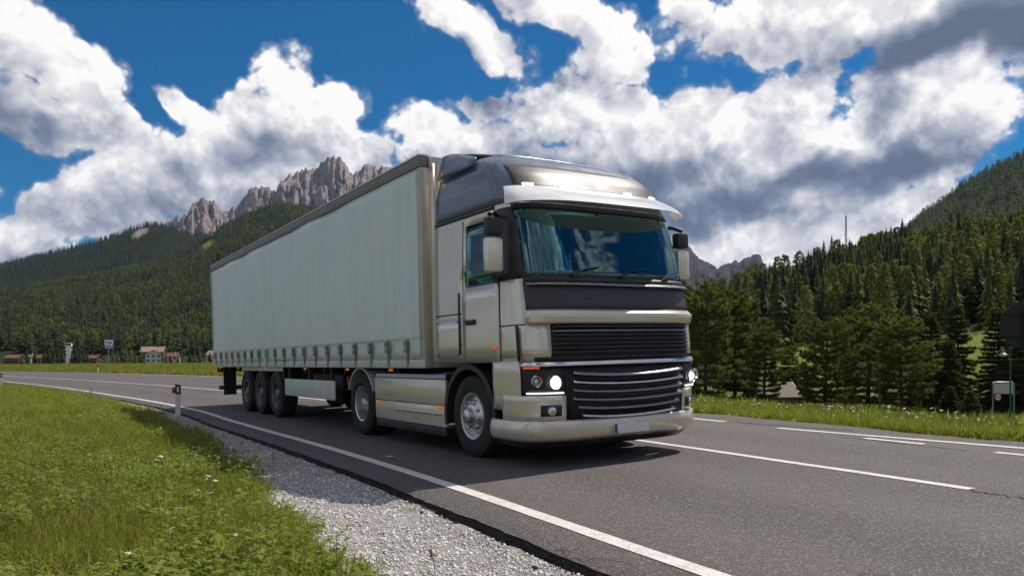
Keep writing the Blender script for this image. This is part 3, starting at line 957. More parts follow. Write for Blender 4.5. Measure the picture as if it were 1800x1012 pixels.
clear_flank = blobs([(35, .36, 22, .035), (15, .30, 14, .02), (88, .52, 14, .02), (140, .80, 16, .03), (365, .90, 12, .05), (95, .62, 10, .015), (350, .60, 8, .01), (316, .62, 24, .012)])
clear_hill = blobs([(1705, .06, 60, .07), (1412, .05, 60, .07), (1640, .52, 40, .03), (1560, .46, 25, .03), (1480, .40, 16, .03)])
scar_back = blobs([(248, .90, 13, .07), (112, .985, 8, .015)])
zero = lambda U, T: np.zeros(U.shape)
flank_left.set_attr('clearing', clear_flank); flank_left.set_attr('bare_rock', blobs([(448, .93, 10, .03), (436, .86, 6, .03), (505, .95, 9, .03)]))
hill_right.set_attr('clearing', clear_hill); hill_right.set_attr('bare_rock', zero)
back_left.set_attr('clearing', zero); back_left.set_attr('bare_rock', scar_back)
high_right.set_attr('clearing', zero); high_right.set_attr('bare_rock', zero)

# ================================================================== VEGETATION: meshes shared by many plants
M_BARK = simple('pine_bark', (0.075, 0.055, 0.042), 0.95, var=0.4, scale=5, bumps=0.8)
M_PINE = foliage('pine_needles', (0.034, 0.040, 0.011), (0.165, 0.160, 0.042), 0.32, 0.9)
M_SPRUCE = foliage('spruce_needles', (0.018, 0.027, 0.010), (0.085, 0.100, 0.028), 0.26, 0.9)
M_FARSP = foliage('far_spruce', (0.038, 0.055, 0.014), (0.115, 0.138, 0.032), 0.30, 0.08)
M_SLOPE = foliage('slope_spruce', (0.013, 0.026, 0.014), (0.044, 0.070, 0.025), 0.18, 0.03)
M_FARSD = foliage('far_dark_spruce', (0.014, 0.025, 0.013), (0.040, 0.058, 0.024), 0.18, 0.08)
M_FARLA = foliage('far_larch', (0.075, 0.095, 0.020), (0.170, 0.185, 0.045), 0.34, 0.08)
M_BLADE = foliage('grass_blades', (0.078, 0.092, 0.008), (0.340, 0.360, 0.045), 0.50, 1.2, 0.5, 0.12)
M_LEAF = foliage('broad_leaves', (0.075, 0.104, 0.012), (0.345, 0.390, 0.068), 0.48, 2.0, 0.42, 0.2)
M_STRAW = foliage('dry_stalks', (0.17, 0.14, 0.055), (0.36, 0.29, 0.13), 0.25, 2.0, 0.7)
M_PETAL = simple('white_petals', (0.78, 0.78, 0.72), 0.7, var=0.06, scale=20)
M_RUST = foliage('rusty_leaves', (0.10, 0.045, 0.02), (0.22, 0.10, 0.04), 0.3, 2.0)


def far_conifer(seed, tiers=6, arms=6, h=1.0, wid=0.17, rag=0.25, trunk=True, mi_top=0):
    """spruce of drooping kite branches, unit height"""
    r = np.random.default_rng(seed); V, F = [], []
    if trunk:
        for k in range(4):
            a = k * math.pi / 2; V += [(0.016 * math.cos(a), 0.016 * math.sin(a), -0.05), (0.004 * math.cos(a), 0.004 * math.sin(a), h * 0.95)]
        for k in range(4): F += [(2 * k, 2 * ((k + 1) % 4), 2 * ((k + 1) % 4) + 1), (2 * k, 2 * ((k + 1) % 4) + 1, 2 * k + 1)]
    for t in range(tiers):
        f = (t + 0.3 * r.random()) / tiers
        z = h * (0.10 + 0.86 * f ** 0.92)
        w = wid * h * (1 - f) ** 0.85 * (0.8 + 0.4 * r.random()) + 0.012
        o = r.random() * 6.28
        for a in range(arms):
            an = o + 6.283 * (a + rag * (r.random() - .5)) / arms
            ww = w * (1 + rag * 1.6 * (r.random() - .5))
            drop = h * (0.05 + 0.07 * r.random()) * (1.25 - f)
            hw = 3.4 / arms * ww * 0.62
            c, s = math.cos(an), math.sin(an)
            b = len(V)
            V += [(0, 0, z + h * 0.045), (c * ww * .62 - s * hw, s * ww * .62 + c * hw, z - drop * .65), (c * ww, s * ww, z - drop), (c * ww * .62 + s * hw, s * ww * .62 - c * hw, z - drop * .65),
                  (c * ww * .6, s * ww * .6, z - drop * .35 + h * .012)]
            F += [(b, b + 1, b + 4), (b + 1, b + 2, b + 4), (b + 2, b + 3, b + 4), (b + 3, b, b + 4)]
    b = len(V); V += [(0.012, 0, h * .93), (-0.008, 0.01, h * .93), (-0.006, -0.011, h * .93), (0, 0, h * 1.02)]
    F += [(b, b + 1, b + 3), (b + 1, b + 2, b + 3), (b + 2, b, b + 3)]
    return V, F


def far_round(seed, n=70, wid=0.2, leaf=.035):
    """looser, rounder crown (larch, birch, pine), unit height"""
    r = np.random.default_rng(seed); V, F = [], []
    for k in range(4):
        a = k * math.pi / 2; V += [(0.018 * math.cos(a), 0.018 * math.sin(a), -0.05), (0.004 * math.cos(a), 0.004 * math.sin(a), 0.8)]
    for k in range(4): F += [(2 * k, 2 * ((k + 1) % 4), 2 * ((k + 1) % 4) + 1), (2 * k, 2 * ((k + 1) % 4) + 1, 2 * k + 1)]
    for i in range(n):
        f = r.random() ** 1.15; an = r.random() * 6.283
        prof = ((1 - f) ** 0.75 * 0.85 + 0.10) * min(1, f * 6 + .45)
        rad = wid * prof * (0.35 + 0.75 * math.sqrt(r.random())) * (1 + .22 * math.sin(3 * an + 9 * f)); z = 0.10 + 0.88 * f
        p = np.array([math.cos(an) * rad, math.sin(an) * rad, z - .10 * rad]); s = leaf * (0.6 + 0.8 * r.random())
        d1 = np.array([math.cos(an), math.sin(an), -.35]) + r.normal(size=3) * .45; d1 /= np.linalg.norm(d1); d2 = np.cross(d1, r.normal(size=3)); d2 /= np.linalg.norm(d2)
        b = len(V)
        V += [tuple(p + d1 * s * 1.5), tuple(p + d2 * s * .6), tuple(p - d1 * s * .8), tuple(p - d2 * s * .6)]
        F += [(b, b + 1, b + 2), (b, b + 2, b + 3)]
    return V, F


def tri_mesh(name, V, F, mats, mi=None):
    me = np_mesh(name, V, F, mats)
    if mi is not None: me.polygons.foreach_set('material_index', np.asarray(mi, np.int32))
    return me


def conifer_near(seed, h, wid, pine=False, dens=1.0, bare=0.12, top_round=False):
    """near tree: trunk and limbs (bark) and a crown of needle sprays"""
    r = np.random.default_rng(seed)
    tb = MB()
    lean = r.normal(size=2) * 0.02 * h
    cen = lambda z: np.array([lean[0] * (z / h) ** 2, lean[1] * (z / h) ** 2 + 0.0, z])
    zs = np.linspace(-0.6, h * 0.97, 10)
    tb.tube([cen(max(z, 0)) + np.array([0, 0, min(z, 0)]) for z in zs], [max(0.012, (0.018 * h) * (1 - z / h) ** 0.8 + 0.01) for z in zs], 8)
    V, F = [], []
    whorls = int((25 if not pine else 16) * (h / 9) ** 0.7)
    for w in range(whorls):
        f = (w + r.random() * 0.6) / whorls
        z0 = h * (bare + (0.97 - bare) * f)
        if pine: prof = math.sin(math.pi * min(1.0, 0.20 + 0.80 * f)) ** 0.6 * (1.0 if f > .15 else .75)
        else: prof = (1 - f) ** 0.8 + 0.03
        if top_round: prof = max(prof, 0.0)
        nb = r.integers(4, 7) if f < 0.85 else 4
        o = r.random() * 6.283
        for k in range(nb):
            an = o + 6.283 * (k + 0.5 * (r.random() - .5)) / nb
            L = wid * prof * (0.72 + 0.5 * r.random()) + 0.12
            if r.random() < 0.08: L *= 0.5
            dirh = np.array([math.cos(an), math.sin(an), 0])
            rise = (0.10 + 0.45 * f) * L if pine else (-0.20 + 0.55 * f) * L
            droop = (0.12 if pine else 0.28) * L * (1 - 0.6 * f)
            base = cen(z0)
            def pt(q): return base + dirh * L * q + np.array([0, 0, rise * q - droop * q * q + (0.10 * L * q ** 4)])
            tb.tube([pt(q) for q in (0, .35, .7, .97)], [0.012 * h * .16 + .02 * L * .5, .011 * L + .008, .006 * L + .006, .004], 5, cap=False)
            side = np.array([-dirh[1], dirh[0], 0])
            nt = max(7, int(L * 15 * dens))
            for i in range(nt):
                q = 1 - (0.82 if pine else 0.97) * r.random() ** 1.3
                fan = 0.36 * L * (1.05 - q) ** 0.6 * (1 if not pine else 1.0)
                sd = (r.random() * 2 - 1)
                p = pt(q) + side * sd * fan + np.array([0, 0, (r.random() - .45) * (0.09 if pine else 0.08) * (L ** .5) - abs(sd) * fan * 0.22])
                d0 = dirh * (0.9 - 0.3 * abs(sd)) + side * sd * 0.9 + np.array([0, 0, (0.45 if pine else -0.12) + 0.35 * (r.random() - .5)])
                d0 /= np.linalg.norm(d0)
                ln = (0.24 + 0.20 * r.random()) * (1.0 if pine else 1.1)
                for j in range(4):
                    dd = d0 + r.normal(size=3) * (0.42 if pine else 0.30); dd /= np.linalg.norm(dd)
                    ax = np.cross(dd, r.normal(size=3)); ax /= np.linalg.norm(ax)
                    wv = ax * (0.030 + 0.022 * r.random())
                    m_ = p + dd * ln * .45; b = len(V)
                    V += [p - dd * ln * .2, m_ + wv, p + dd * ln, m_ - wv]
                    F += [(b, b + 1, b + 2), (b, b + 2, b + 3)]
    return tb, np.array(V), np.array(F)


# ------------------------------------------------------------------ grass and weed clumps
def clump(name, seed, blades, l0, l1, spread, width, lean=0.5, mats=None, segs=3, stiff=0.5, umbel=0, mi_stem=0, seedhead=0):
    r = np.random.default_rng(seed); V, F, MI = [], [], []
    for i in range(blades):
        a = r.random() * 6.283; rr = spread * math.sqrt(r.random())
        p = np.array([math.cos(a) * rr, math.sin(a) * rr, -0.015])
        ln = l0 + (l1 - l0) * r.random(); an = r.random() * 6.283
        dr = np.array([math.cos(an), math.sin(an), 0]); sd = np.array([-dr[1], dr[0], 0])
        le = lean * (0.3 + r.random()); w = width * (0.7 + 0.6 * r.random()); b = len(V)
        for k in range(segs + 1):
            q = k / segs
            c = p + dr * ln * le * q ** (1.6 + stiff) + np.array([0, 0, ln * q * (1 - 0.38 * le * q)])
            ww = w * (1 - q ** 1.8) * (0.6 + .8 * min(1, q * 2.5)) if k < segs else 0.0008
            V += [c - sd * ww * .5, c + sd * ww * .5]
        for k in range(segs):
            F.append((b + 2 * k, b + 2 * k + 1, b + 2 * k + 3, b + 2 * k + 2)); MI.append(0)
    for i in range(umbel + seedhead):
        a = r.random() * 6.283; rr = spread * math.sqrt(r.random()); ln = l1 * (0.95 + 0.5 * r.random())
        p = np.array([math.cos(a) * rr, math.sin(a) * rr, 0]); tip = p + np.array([(r.random() - .5) * .3 * ln, (r.random() - .5) * .3 * ln, ln])
        b = len(V); w = 0.0028
        V += [p - np.array([w, 0, 0]), p + np.array([w, 0, 0]), tip + np.array([w * .6, 0, 0]), tip - np.array([w * .6, 0, 0])]
        F.append((b, b + 1, b + 2, b + 3)); MI.append(1 if i >= umbel else 0)
        V += [p - np.array([0, w, 0]), p + np.array([0, w, 0]), tip + np.array([0, w * .6, 0]), tip - np.array([0, w * .6, 0])]
        F.append((b + 4, b + 5, b + 6, b + 7)); MI.append(1 if i >= umbel else 0)
        if i < umbel:
            R0 = 0.022 + 0.022 * r.random()
            for k in range(12):
                a2 = k * 2.4; q = R0 * math.sqrt((k + .5) / 12); s = R0 * .36
                c = tip + np.array([math.cos(a2) * q, math.sin(a2) * q, 0.012 - q * q * 6 + .006 * r.random()]); b = len(V)
                t = (r.random() - .5) * .8
                V += [c + np.array([s, 0, s * t]), c + np.array([0, s, -s * t * .5]), c - np.array([s, 0, s * t]), c - np.array([0, s, -s * t * .5])]
                F.append((b, b + 1, b + 2, b + 3)); MI.append(2)
        else:
            for k in range(8):
                c = tip - np.array([0, 0, ln * .16 * k / 8]); a2 = k * 2.4; b = len(V); d2 = np.array([math.cos(a2) * .5, math.sin(a2) * .5, 1.0]) * .013; s2 = np.array([-math.sin(a2), math.cos(a2), 0]) * .0022
                V += [c, c + d2 * .5 + s2, c + d2, c + d2 * .5 - s2]; F.append((b, b + 1, b + 2, b + 3)); MI.append(1)
    return tri_mesh(name, np.array(V), np.array(F), mats, MI)


def leaf_plant(name, seed, n, l0, l1, wr, lift, mats, folded=True, spread=0.02):
    """rosette of ovate leaves with a folded midrib"""
    r = np.random.default_rng(seed); V, F = [], []
    for i in range(n):
        an = i * 2.4 + r.random() * .6; ln = l0 + (l1 - l0) * r.random(); w = ln * wr * (.8 + .4 * r.random()); up = lift * (.5 + r.random())
        d = np.array([math.cos(an), math.sin(an), 0]); s = np.array([-d[1], d[0], 0])
        p = d * spread * r.random()
        b = len(V); Q = [(0, .12), (.25, .75), (.5, 1.0), (.75, .8), (1.0, .05)]
        for q, ww in Q:
            c = p + d * ln * q * (1 - .25 * up * q) + np.array([0, 0, ln * (up * q - (.45 + .3 * up) * q * q) + .005])
            V += [c - s * w * ww * .5 + np.array([0, 0, w * .14 * ww]), c, c + s * w * ww * .5 + np.array([0, 0, w * .14 * ww])]
        for k in range(4):
            a = b + 3 * k
            F += [(a, a + 1, a + 4, a + 3), (a + 1, a + 2, a + 5, a + 4)]
    return tri_mesh(name, np.array(V), np.array(F), mats)


def herb(name, seed, stems, h0, h1, leaf, mats, spread=.05, per=6):
    """leafy herb: a few stems with ovate leaves up their length"""
    r = np.random.default_rng(seed); V, F = [], []
    for k in range(stems):
        a = r.random() * 6.283; p0 = np.array([math.cos(a), math.sin(a), 0]) * spread * math.sqrt(r.random()); h = h0 + (h1 - h0) * r.random()
        top = p0 + np.array([r.normal() * .22 * h, r.normal() * .22 * h, h])
        b = len(V); w = .0025; V += [p0 + np.array([w, 0, 0]), p0 - np.array([w, 0, 0]), top]; F.append((b, b + 1, b + 2, b + 2))
        for j in range(per):
            q = .25 + .75 * (j + r.random() * .5) / per; c = p0 + (top - p0) * min(q, 1); an = j * 2.4 + r.random(); ln = leaf * (.7 + .6 * r.random()) * (1.15 - .45 * q)
            d = np.array([math.cos(an), math.sin(an), .55 * r.random()]); s = np.array([-math.sin(an), math.cos(an), .25 * r.normal()]) * ln * .24; b = len(V)
            V += [c, c + d * ln * .45 + s + np.array([0, 0, ln * .10]), c + d * ln - np.array([0, 0, ln * .22]), c + d * ln * .45 - s + np.array([0, 0, ln * .10]), c + d * ln * .5]
            F += [(b, b + 1, b + 4, b + 4), (b + 1, b + 2, b + 4, b + 4), (b + 2, b + 3, b + 4, b + 4), (b + 3, b, b + 4, b + 4)]
    F = [(f[0], f[1], f[2]) for f in F]
    return tri_mesh(name, np.array(V), np.array(F), mats)

# ================================================================== FORESTS
def tree_me(name, VF, mats, mi=0):
    V, F = VF
    return tri_mesh(name, np.array(V), np.array(F), mats)


HILL_MESHES = [tree_me('spruce_tree', far_conifer(s, 19, 10, wid=w, rag=.6), M_FARSP) for s, w in ((1, .15), (2, .18), (3, .135))] + \
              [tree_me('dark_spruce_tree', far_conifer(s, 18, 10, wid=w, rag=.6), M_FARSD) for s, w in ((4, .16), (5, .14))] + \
              [tree_me('larch_tree', far_round(6, 520, .20, .026), M_FARLA), tree_me('larch_tree', far_round(8, 560, .23, .026), M_FARLA)]
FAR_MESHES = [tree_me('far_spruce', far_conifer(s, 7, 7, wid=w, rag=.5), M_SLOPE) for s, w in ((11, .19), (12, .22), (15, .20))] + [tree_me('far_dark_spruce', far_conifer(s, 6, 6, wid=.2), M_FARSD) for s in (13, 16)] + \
             [tree_me('far_larch', far_round(14, 90, .25, .055), M_FARLA)]
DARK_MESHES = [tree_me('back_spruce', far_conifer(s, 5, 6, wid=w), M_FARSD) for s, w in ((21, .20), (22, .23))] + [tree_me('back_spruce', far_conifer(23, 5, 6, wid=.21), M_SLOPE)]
col_hill = variant_collection('hill_tree_kinds', HILL_MESHES)
col_far = variant_collection('far_tree_kinds', FAR_MESHES)
col_dark = variant_collection('back_tree_kinds', DARK_MESHES)


def ridge_points(rg, spacing, t0, t1, u0, u1, seed, clear=None):
    """points spread evenly over a mountain side"""
    r = np.random.default_rng(seed)
    ya = (rg.yb((u0 + u1) / 2) + rg.yt((u0 + u1) / 2)) / 2
    yb, yt = float(rg.yb((u0 + u1) / 2)), float(rg.yt((u0 + u1) / 2))
    area = (u1 - u0) / FPX * 0.5 * (yt ** 2 - yb ** 2)
    n = int(area / spacing ** 2)
    u = u0 + (u1 - u0) * r.random(n)
    Y = np.sqrt(yb ** 2 + (yt ** 2 - yb ** 2) * r.random(n))
    t = (Y - rg.yb(u)) / (rg.yt(u) - rg.yb(u))
    k = (t > t0) & (t < t1)
    if clear is not None: k &= clear(u, t) < 0.35
    u, t = u[k], t[k]
    P = rg.at(u, t)
    return P, u, t


# near wooded hill on the right: the 300 trees that show largest are trees of their own, the rest one forest
P, U, T = ridge_points(hill_right, 4.6, 0.13, 1.03, 820, 2150, 5, clear_hill)
r_ = np.random.default_rng(12)
size = 17 + 8 * r_.random(len(P)); size *= np.where(r_.random(len(P)) < .25, .65, 1.0)
size *= 0.75 + 0.25 * sstep(0.12, 0.35, T)
kindn = fbm(P[:, 0] * 0.012, P[:, 1] * 0.012, 3) + (r_.random(len(P)) - .5) * .32
pick = np.where(kindn > .60, 5 + r_.integers(0, 2, len(P)), np.where(kindn < .43, 3 + r_.integers(0, 2, len(P)), r_.integers(0, 3, len(P))))
ang = size / P[:, 1]
inview = (U > 1222) & (U < 1800)
order = np.argsort(-(ang * inview))
single = order[:300]
_names = ['spruce_tree'] * 3 + ['dark_spruce_tree'] * 2 + ['larch_tree'] * 2
_what = {'spruce_tree': 'green spruce', 'dark_spruce_tree': 'dark blackish spruce', 'larch_tree': 'pale green larch'}
def hill_label(nm, u, t):
    where = 'beside the lorry' if u < 1330 else 'above the hut roof' if u < 1420 else 'behind the broad layered pine' if u < 1490 else 'behind the big rounded pine' if u < 1560 else 'behind the wide pine' if u < 1620 else 'behind the slender spruce' if u < 1720 else 'left of the octagonal sign' if u < 1760 else 'behind the octagonal sign'
    row = 'in the lowest rank' if t < .17 else 'in the second rank' if t < .21 else 'in the third rank' if t < .26 else 'in a higher rank'
    return f'{_what[nm]} {row} of the hill forest {where}'
for i in single:
    nm = _names[pick[i]]
    o = bpy.data.objects.new(nm, HILL_MESHES[pick[i]]); COL.objects.link(o)
    o.location = P[i] - np.array([0, 0, .3]); o.rotation_euler = (0, 0, r_.random() * 6.28)
    w = size[i] * (0.85 + .3 * r_.random()); o.scale = (w, w, size[i])
    tag(o, hill_label(nm, U[i], T[i]), 'tree', 'trees low on the wooded hill')
rest = np.setdiff1d(np.arange(len(P)), single)
def forest(name, coll_meshes, P, size, pk, seed):
    """one object of uncountable trees, one modifier per kind avoided: kinds picked at random by the scatter"""
    r = np.random.default_rng(seed)
    w = size * (0.85 + .3 * r.random(len(P)))
    return scatter(name, P - np.array([0, 0, .3]), r.random(len(P)) * 6.28, np.stack([w, w, size], 1), coll_meshes)
tag(forest('hill_forest', col_hill, P[rest], size[rest], None, 1))

P, U, T = ridge_points(high_right, 7.6, 0.30, 1.03, 1380, 2000, 6)
forest('high_forest', col_far, P, 15 + 9 * np.random.default_rng(3).random(len(P)), None, 2)
P, U, T = ridge_points(flank_left, 6.3, 0.012, 1.02, -60, 1050, 7, lambda u, t: np.maximum(clear_flank(u, t), blobs([(448, .93, 10, .03), (436, .86, 6, .03)])(u, t)))
forest('slope_forest', col_far, P, (12 + 9 * np.random.default_rng(4).random(len(P))), None, 3)
P, U, T = ridge_points(back_left, 9.5, 0.35, 1.03, -60, 520, 8, scar_back)
forest('ridge_forest', col_dark, P, 16 + 9 * np.random.default_rng(5).random(len(P)), None, 4)

# ================================================================== THE LORRY: tractor unit and curtain-sided trailer
def car_paint(name, col, metal=0.55, rough=0.28):
    m, N, b = material(name)
    p = N.n('ShaderNodeTexCoord').outputs['Object']
    fl = N.noise(p, 420.0, 1, 0.5); n = N.noise(p, 1.6, 6, 0.65); st = N.noise(N.v('MULTIPLY', p, (6, 6, 1.0)), 2.0, 4, 0.6)
    c = N.mix(N.map(fl, 0.35, 0.65), tuple(q * .9 for q in col), tuple(min(1, q * 1.1) for q in col))
    pz = N.sep(p)[2]
    dust = N.m('MULTIPLY', N.map(N.m('ADD', N.m('MULTIPLY', n, 0.7), N.m('MULTIPLY', st, 0.3)), 0.46, 0.80), N.map(pz, 0.2, 1.2, 0.42, 0.0))
    c = N.mix(dust, c, (0.20, 0.175, 0.14))
    N.put(b.inputs['Base Color'], c)
    N.put(b.inputs['Metallic'], N.m('MULTIPLY', N.m('SUBTRACT', 1.0, dust), metal))
    N.put(b.inputs['Roughness'], N.m('ADD', rough, N.m('MULTIPLY', dust, 0.35)))
    N.put(b.inputs['Coat Weight'], N.m('SUBTRACT', 1.0, dust)); b.inputs['Coat Roughness'].default_value = 0.04
    bump(N, b, N.noise(p, 2.5, 2, 0.5), 0.025, 0.02)
    return m


def mat_glass(name, tint):
    m, N, b = material(name)
    out = next(x for x in N.t.nodes if x.type == 'OUTPUT_MATERIAL')
    tr = N.n('ShaderNodeBsdfTransparent'); tr.inputs[0].default_value = tint + (1,)
    gl = N.n('ShaderNodeBsdfGlossy'); gl.inputs['Roughness'].default_value = 0.015; gl.inputs['Color'].default_value = (0.66, 0.97, 0.97, 1)
    fr = N.n('ShaderNodeFresnel'); fr.inputs[0].default_value = 1.6
    mx = N.n('ShaderNodeMixShader')
    N.put(mx.inputs[0], N.m('ADD', N.m('MULTIPLY', fr.outputs[0], 1.1), 0.05, clamp=True))
    N.t.links.new(tr.outputs[0], mx.inputs[1]); N.t.links.new(gl.outputs[0], mx.inputs[2]); N.t.links.new(mx.outputs[0], out.inputs['Surface'])
    return m


def mat_curtain():
    m, N, b = material('trailer_curtain')
    p = N.n('ShaderNodeTexCoord').outputs['Object']
    n = N.noise(p, 0.7, 6, 0.62); st = N.noise(N.v('MULTIPLY', p, (1, 3.0, 0.25)), 1.6, 5, 0.65); pz = N.sep(p)[2]
    c = N.mix(N.map(n, 0.3, 0.7), (0.72, 0.79, 0.74), (0.79, 0.84, 0.78))
    dirt = N.m('ADD', N.m('MULTIPLY', N.map(st, 0.42, 0.75), 0.30), N.m('MULTIPLY', N.map(pz, 2.1, 1.1), 0.25), clamp=True)
    c = N.mix(dirt, c, (0.52, 0.52, 0.44))
    N.put(b.inputs['Base Color'], c); N.put(b.inputs['Roughness'], N.map(n, 0.3, 0.7, 0.34, 0.48))
    b.inputs['Specular IOR Level'].default_value = 0.5
    weave = N.noise(p, 60.0, 2, 0.5)
    bump(N, b, N.m('ADD', N.m('MULTIPLY', n, 1.0), N.m('MULTIPLY', weave, 0.03)), 0.12, 0.05)
    return m


def emit(name, col, strength):
    m, N, b = material(name)
    b.inputs['Emission Color'].default_value = col + (1,); b.inputs['Emission Strength'].default_value = strength
    b.inputs['Base Color'].default_value = col + (1,)
    return m


M_BODY = car_paint('champagne_paint', (0.76, 0.675, 0.545), 0.36, 0.26)
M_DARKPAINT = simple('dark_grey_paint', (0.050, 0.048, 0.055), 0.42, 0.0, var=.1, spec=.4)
M_ROOFSKY = simple('sky_tinted_roof', (0.13, 0.155, 0.21), 0.30, 0.35, var=.06, coat=.25)  # silver roof with the sky's dark blue reflection put into its colour
M_BLACKP = simple('black_plastic', (0.020, 0.019, 0.020), 0.45, var=0.3, dirt=0.3)
M_MESH = simple('grille_mesh', (0.012, 0.011, 0.012), 0.55, var=0.3)
M_CHROME = simple('bright_trim', (0.72, 0.70, 0.69), 0.16, 1.0, var=0.05)
M_SATIN = simple('satin_slat', (0.30, 0.28, 0.28), 0.28, 0.9, var=0.1)
M_RUBBER = simple('tyre_rubber', (0.020, 0.019, 0.018), 0.85, var=0.35, scale=12, bumps=0.3, dirt=0.25)
M_ALLOY = simple('polished_rim', (0.66, 0.66, 0.64), 0.30, 0.9, var=0.12, dirt=0.25)
M_STEELRIM = simple('grey_rim', (0.20, 0.20, 0.19), 0.5, 0.5, var=0.2, dirt=0.5)
M_CHASSIS = simple('chassis_paint', (0.022, 0.022, 0.024), 0.6, var=0.3, dirt=0.5)
M_CURTAIN = mat_curtain()
M_RAIL = simple('brown_grey_rail', (0.20, 0.185, 0.155), 0.45, 0.3, var=0.15, dirt=0.3)
M_POST = simple('beige_post', (0.50, 0.48, 0.40), 0.45, 0.1, var=0.1, dirt=0.3)
M_GUARD = simple('pale_guard', (0.58, 0.60, 0.54), 0.45, 0.2, var=0.08, dirt=0.3)
M_STRAP = simple('strap_webbing', (0.20, 0.21, 0.185), 0.8, var=0.25)
M_BUCKLE = simple('zinc_buckle', (0.45, 0.46, 0.47), 0.35, 0.9, var=0.15)
M_HEM = simple('pale_hem', (0.70, 0.70, 0.58), 0.5, var=0.06)
def mat_visor():
    m, N, b = material('white_translucent_visor')
    out = next(x for x in N.t.nodes if x.type == 'OUTPUT_MATERIAL')
    b.inputs['Base Color'].default_value = (0.88, 0.87, 0.86, 1); b.inputs['Roughness'].default_value = 0.2; b.inputs['Coat Weight'].default_value = 0.6
    tr = N.n('ShaderNodeBsdfTranslucent'); tr.inputs[0].default_value = (0.97, 0.96, 0.94, 1)
    mx = N.n('ShaderNodeMixShader'); mx.inputs[0].default_value = 0.12
    N.t.links.new(b.outputs[0], mx.inputs[1]); N.t.links.new(tr.outputs[0], mx.inputs[2]); N.t.links.new(mx.outputs[0], out.inputs['Surface'])
    return m
M_VISOR = mat_visor()
M_GLASS = mat_glass('windscreen_glass', (0.50, 0.80, 0.78))
M_SIDEGLASS = mat_glass('door_glass', (0.35, 0.55, 0.58))
M_LENS = mat_glass('lamp_cover', (0.92, 0.92, 0.92))
M_LAMP = emit('headlamp_light', (1.0, 0.92, 0.78), 14.0)
M_DRL = emit('daylight_strip', (1.0, 0.97, 0.92), 1.6)
M_ORANGE = emit('orange_marker', (0.85, 0.16, 0.02), 0.35)
M_REDL = simple('red_lens', (0.45, 0.02, 0.02), 0.2, var=0.1, coat=0.5)
M_SEAT = simple('seat_cloth', (0.05, 0.055, 0.07), 0.9, var=0.2)
M_PLATE = simple('plate_white', (0.72, 0.72, 0.70), 0.4, var=0.05, dirt=0.25)
M_BLUE = simple('plate_blue', (0.02, 0.06, 0.35), 0.4, var=0.05)

TH = R(32.55)
_AXX = Vector((math.cos(TH), math.sin(TH), 0)); _AXY = Vector((-math.sin(TH), math.cos(TH), 0))
TRUCK_O = Vector((0.233, 8.09, 0.034))


def truck_root(name, label, cat, ypos):
    o = thing(name, label, cat)
    tilt = math.atan(SLOPE)
    o.matrix_world = Matrix.Translation(TRUCK_O + _AXY * ypos) @ Matrix.Rotation(TH, 4, 'Z') @ Matrix.Rotation(-tilt, 4, 'Y')
    return o


TR = truck_root('semi_truck', 'champagne silver lorry cab with lit headlamps and white sun visor driving on the road', 'truck', 0.0)
XC = 1.25
_TZ = np.array([0.20, 0.30, 0.55, 0.95, 1.30, 1.75, 2.05, 2.45, 2.85, 3.05, 3.30, 3.50, 3.62, 3.68])
_TF = np.array([0.14, 0.08, 0.02, 0.00, 0.02, 0.06, 0.13, 0.24, 0.36, 0.43, 0.58, 0.80, 1.04, 1.32])
_TF = _TF - np.interp(_TZ, [0.2, 2.9, 3.68], [0.12, 0.12, 0.04])
_TW = np.array([1.20, 1.22, 1.24, 1.25, 1.25, 1.25, 1.245, 1.235, 1.22, 1.205, 1.18, 1.12, 1.04, 0.95])
NE, DD = 4.0, 0.60
CAB_REAR = 2.22


def cf(z): return float(np.interp(z, _TZ, _TF))
def cw(z): return float(np.interp(z, _TZ, _TW))


def perim(z, q, off=0.0):
    """cab wall at height z. q in [-1,1] runs across the front (cornering at the ends); beyond, |q|-1 is metres back along the side"""
    w, f = cw(z), cf(z)
    D = min(DD, CAB_REAR - 0.2 - f)
    yb = f + D
    sgn = -1 if q < 0 else 1
    a = abs(q)
    if a <= 1:
        ph = math.pi / 2 * a
        # constant-ish spacing over the super-ellipse
        c, s = math.cos(ph), math.sin(ph)
        k = (abs(c) ** NE + abs(s) ** NE) ** (1 / NE)
        cx, sx = c / k, s / k
        x, y = sgn * w * sx, yb - D * cx
        nx, ny = sgn * (sx ** (NE - 1)) / w, -(cx ** (NE - 1)) / D
        l = math.hypot(nx, ny); nx, ny = nx / l, ny / l
    else:
        x, y = sgn * w, yb + (a - 1)
        nx, ny = sgn, 0.0
    return (XC + x + nx * off, y + ny * off, z)


def q_of_y(z, y):
    return 1 + (y - (cf(z) + min(DD, CAB_REAR - 0.2 - cf(z))))


def q_of_x(z, xf):
    """front parameter for a fraction of the half width"""
    lo, hi = 0.0, 1.0
    for _ in range(40):
        m_ = (lo + hi) / 2
        if abs(perim(z, m_)[0] - XC) / cw(z) < abs(xf): lo = m_
        else: hi = m_
    return math.copysign(lo, xf)


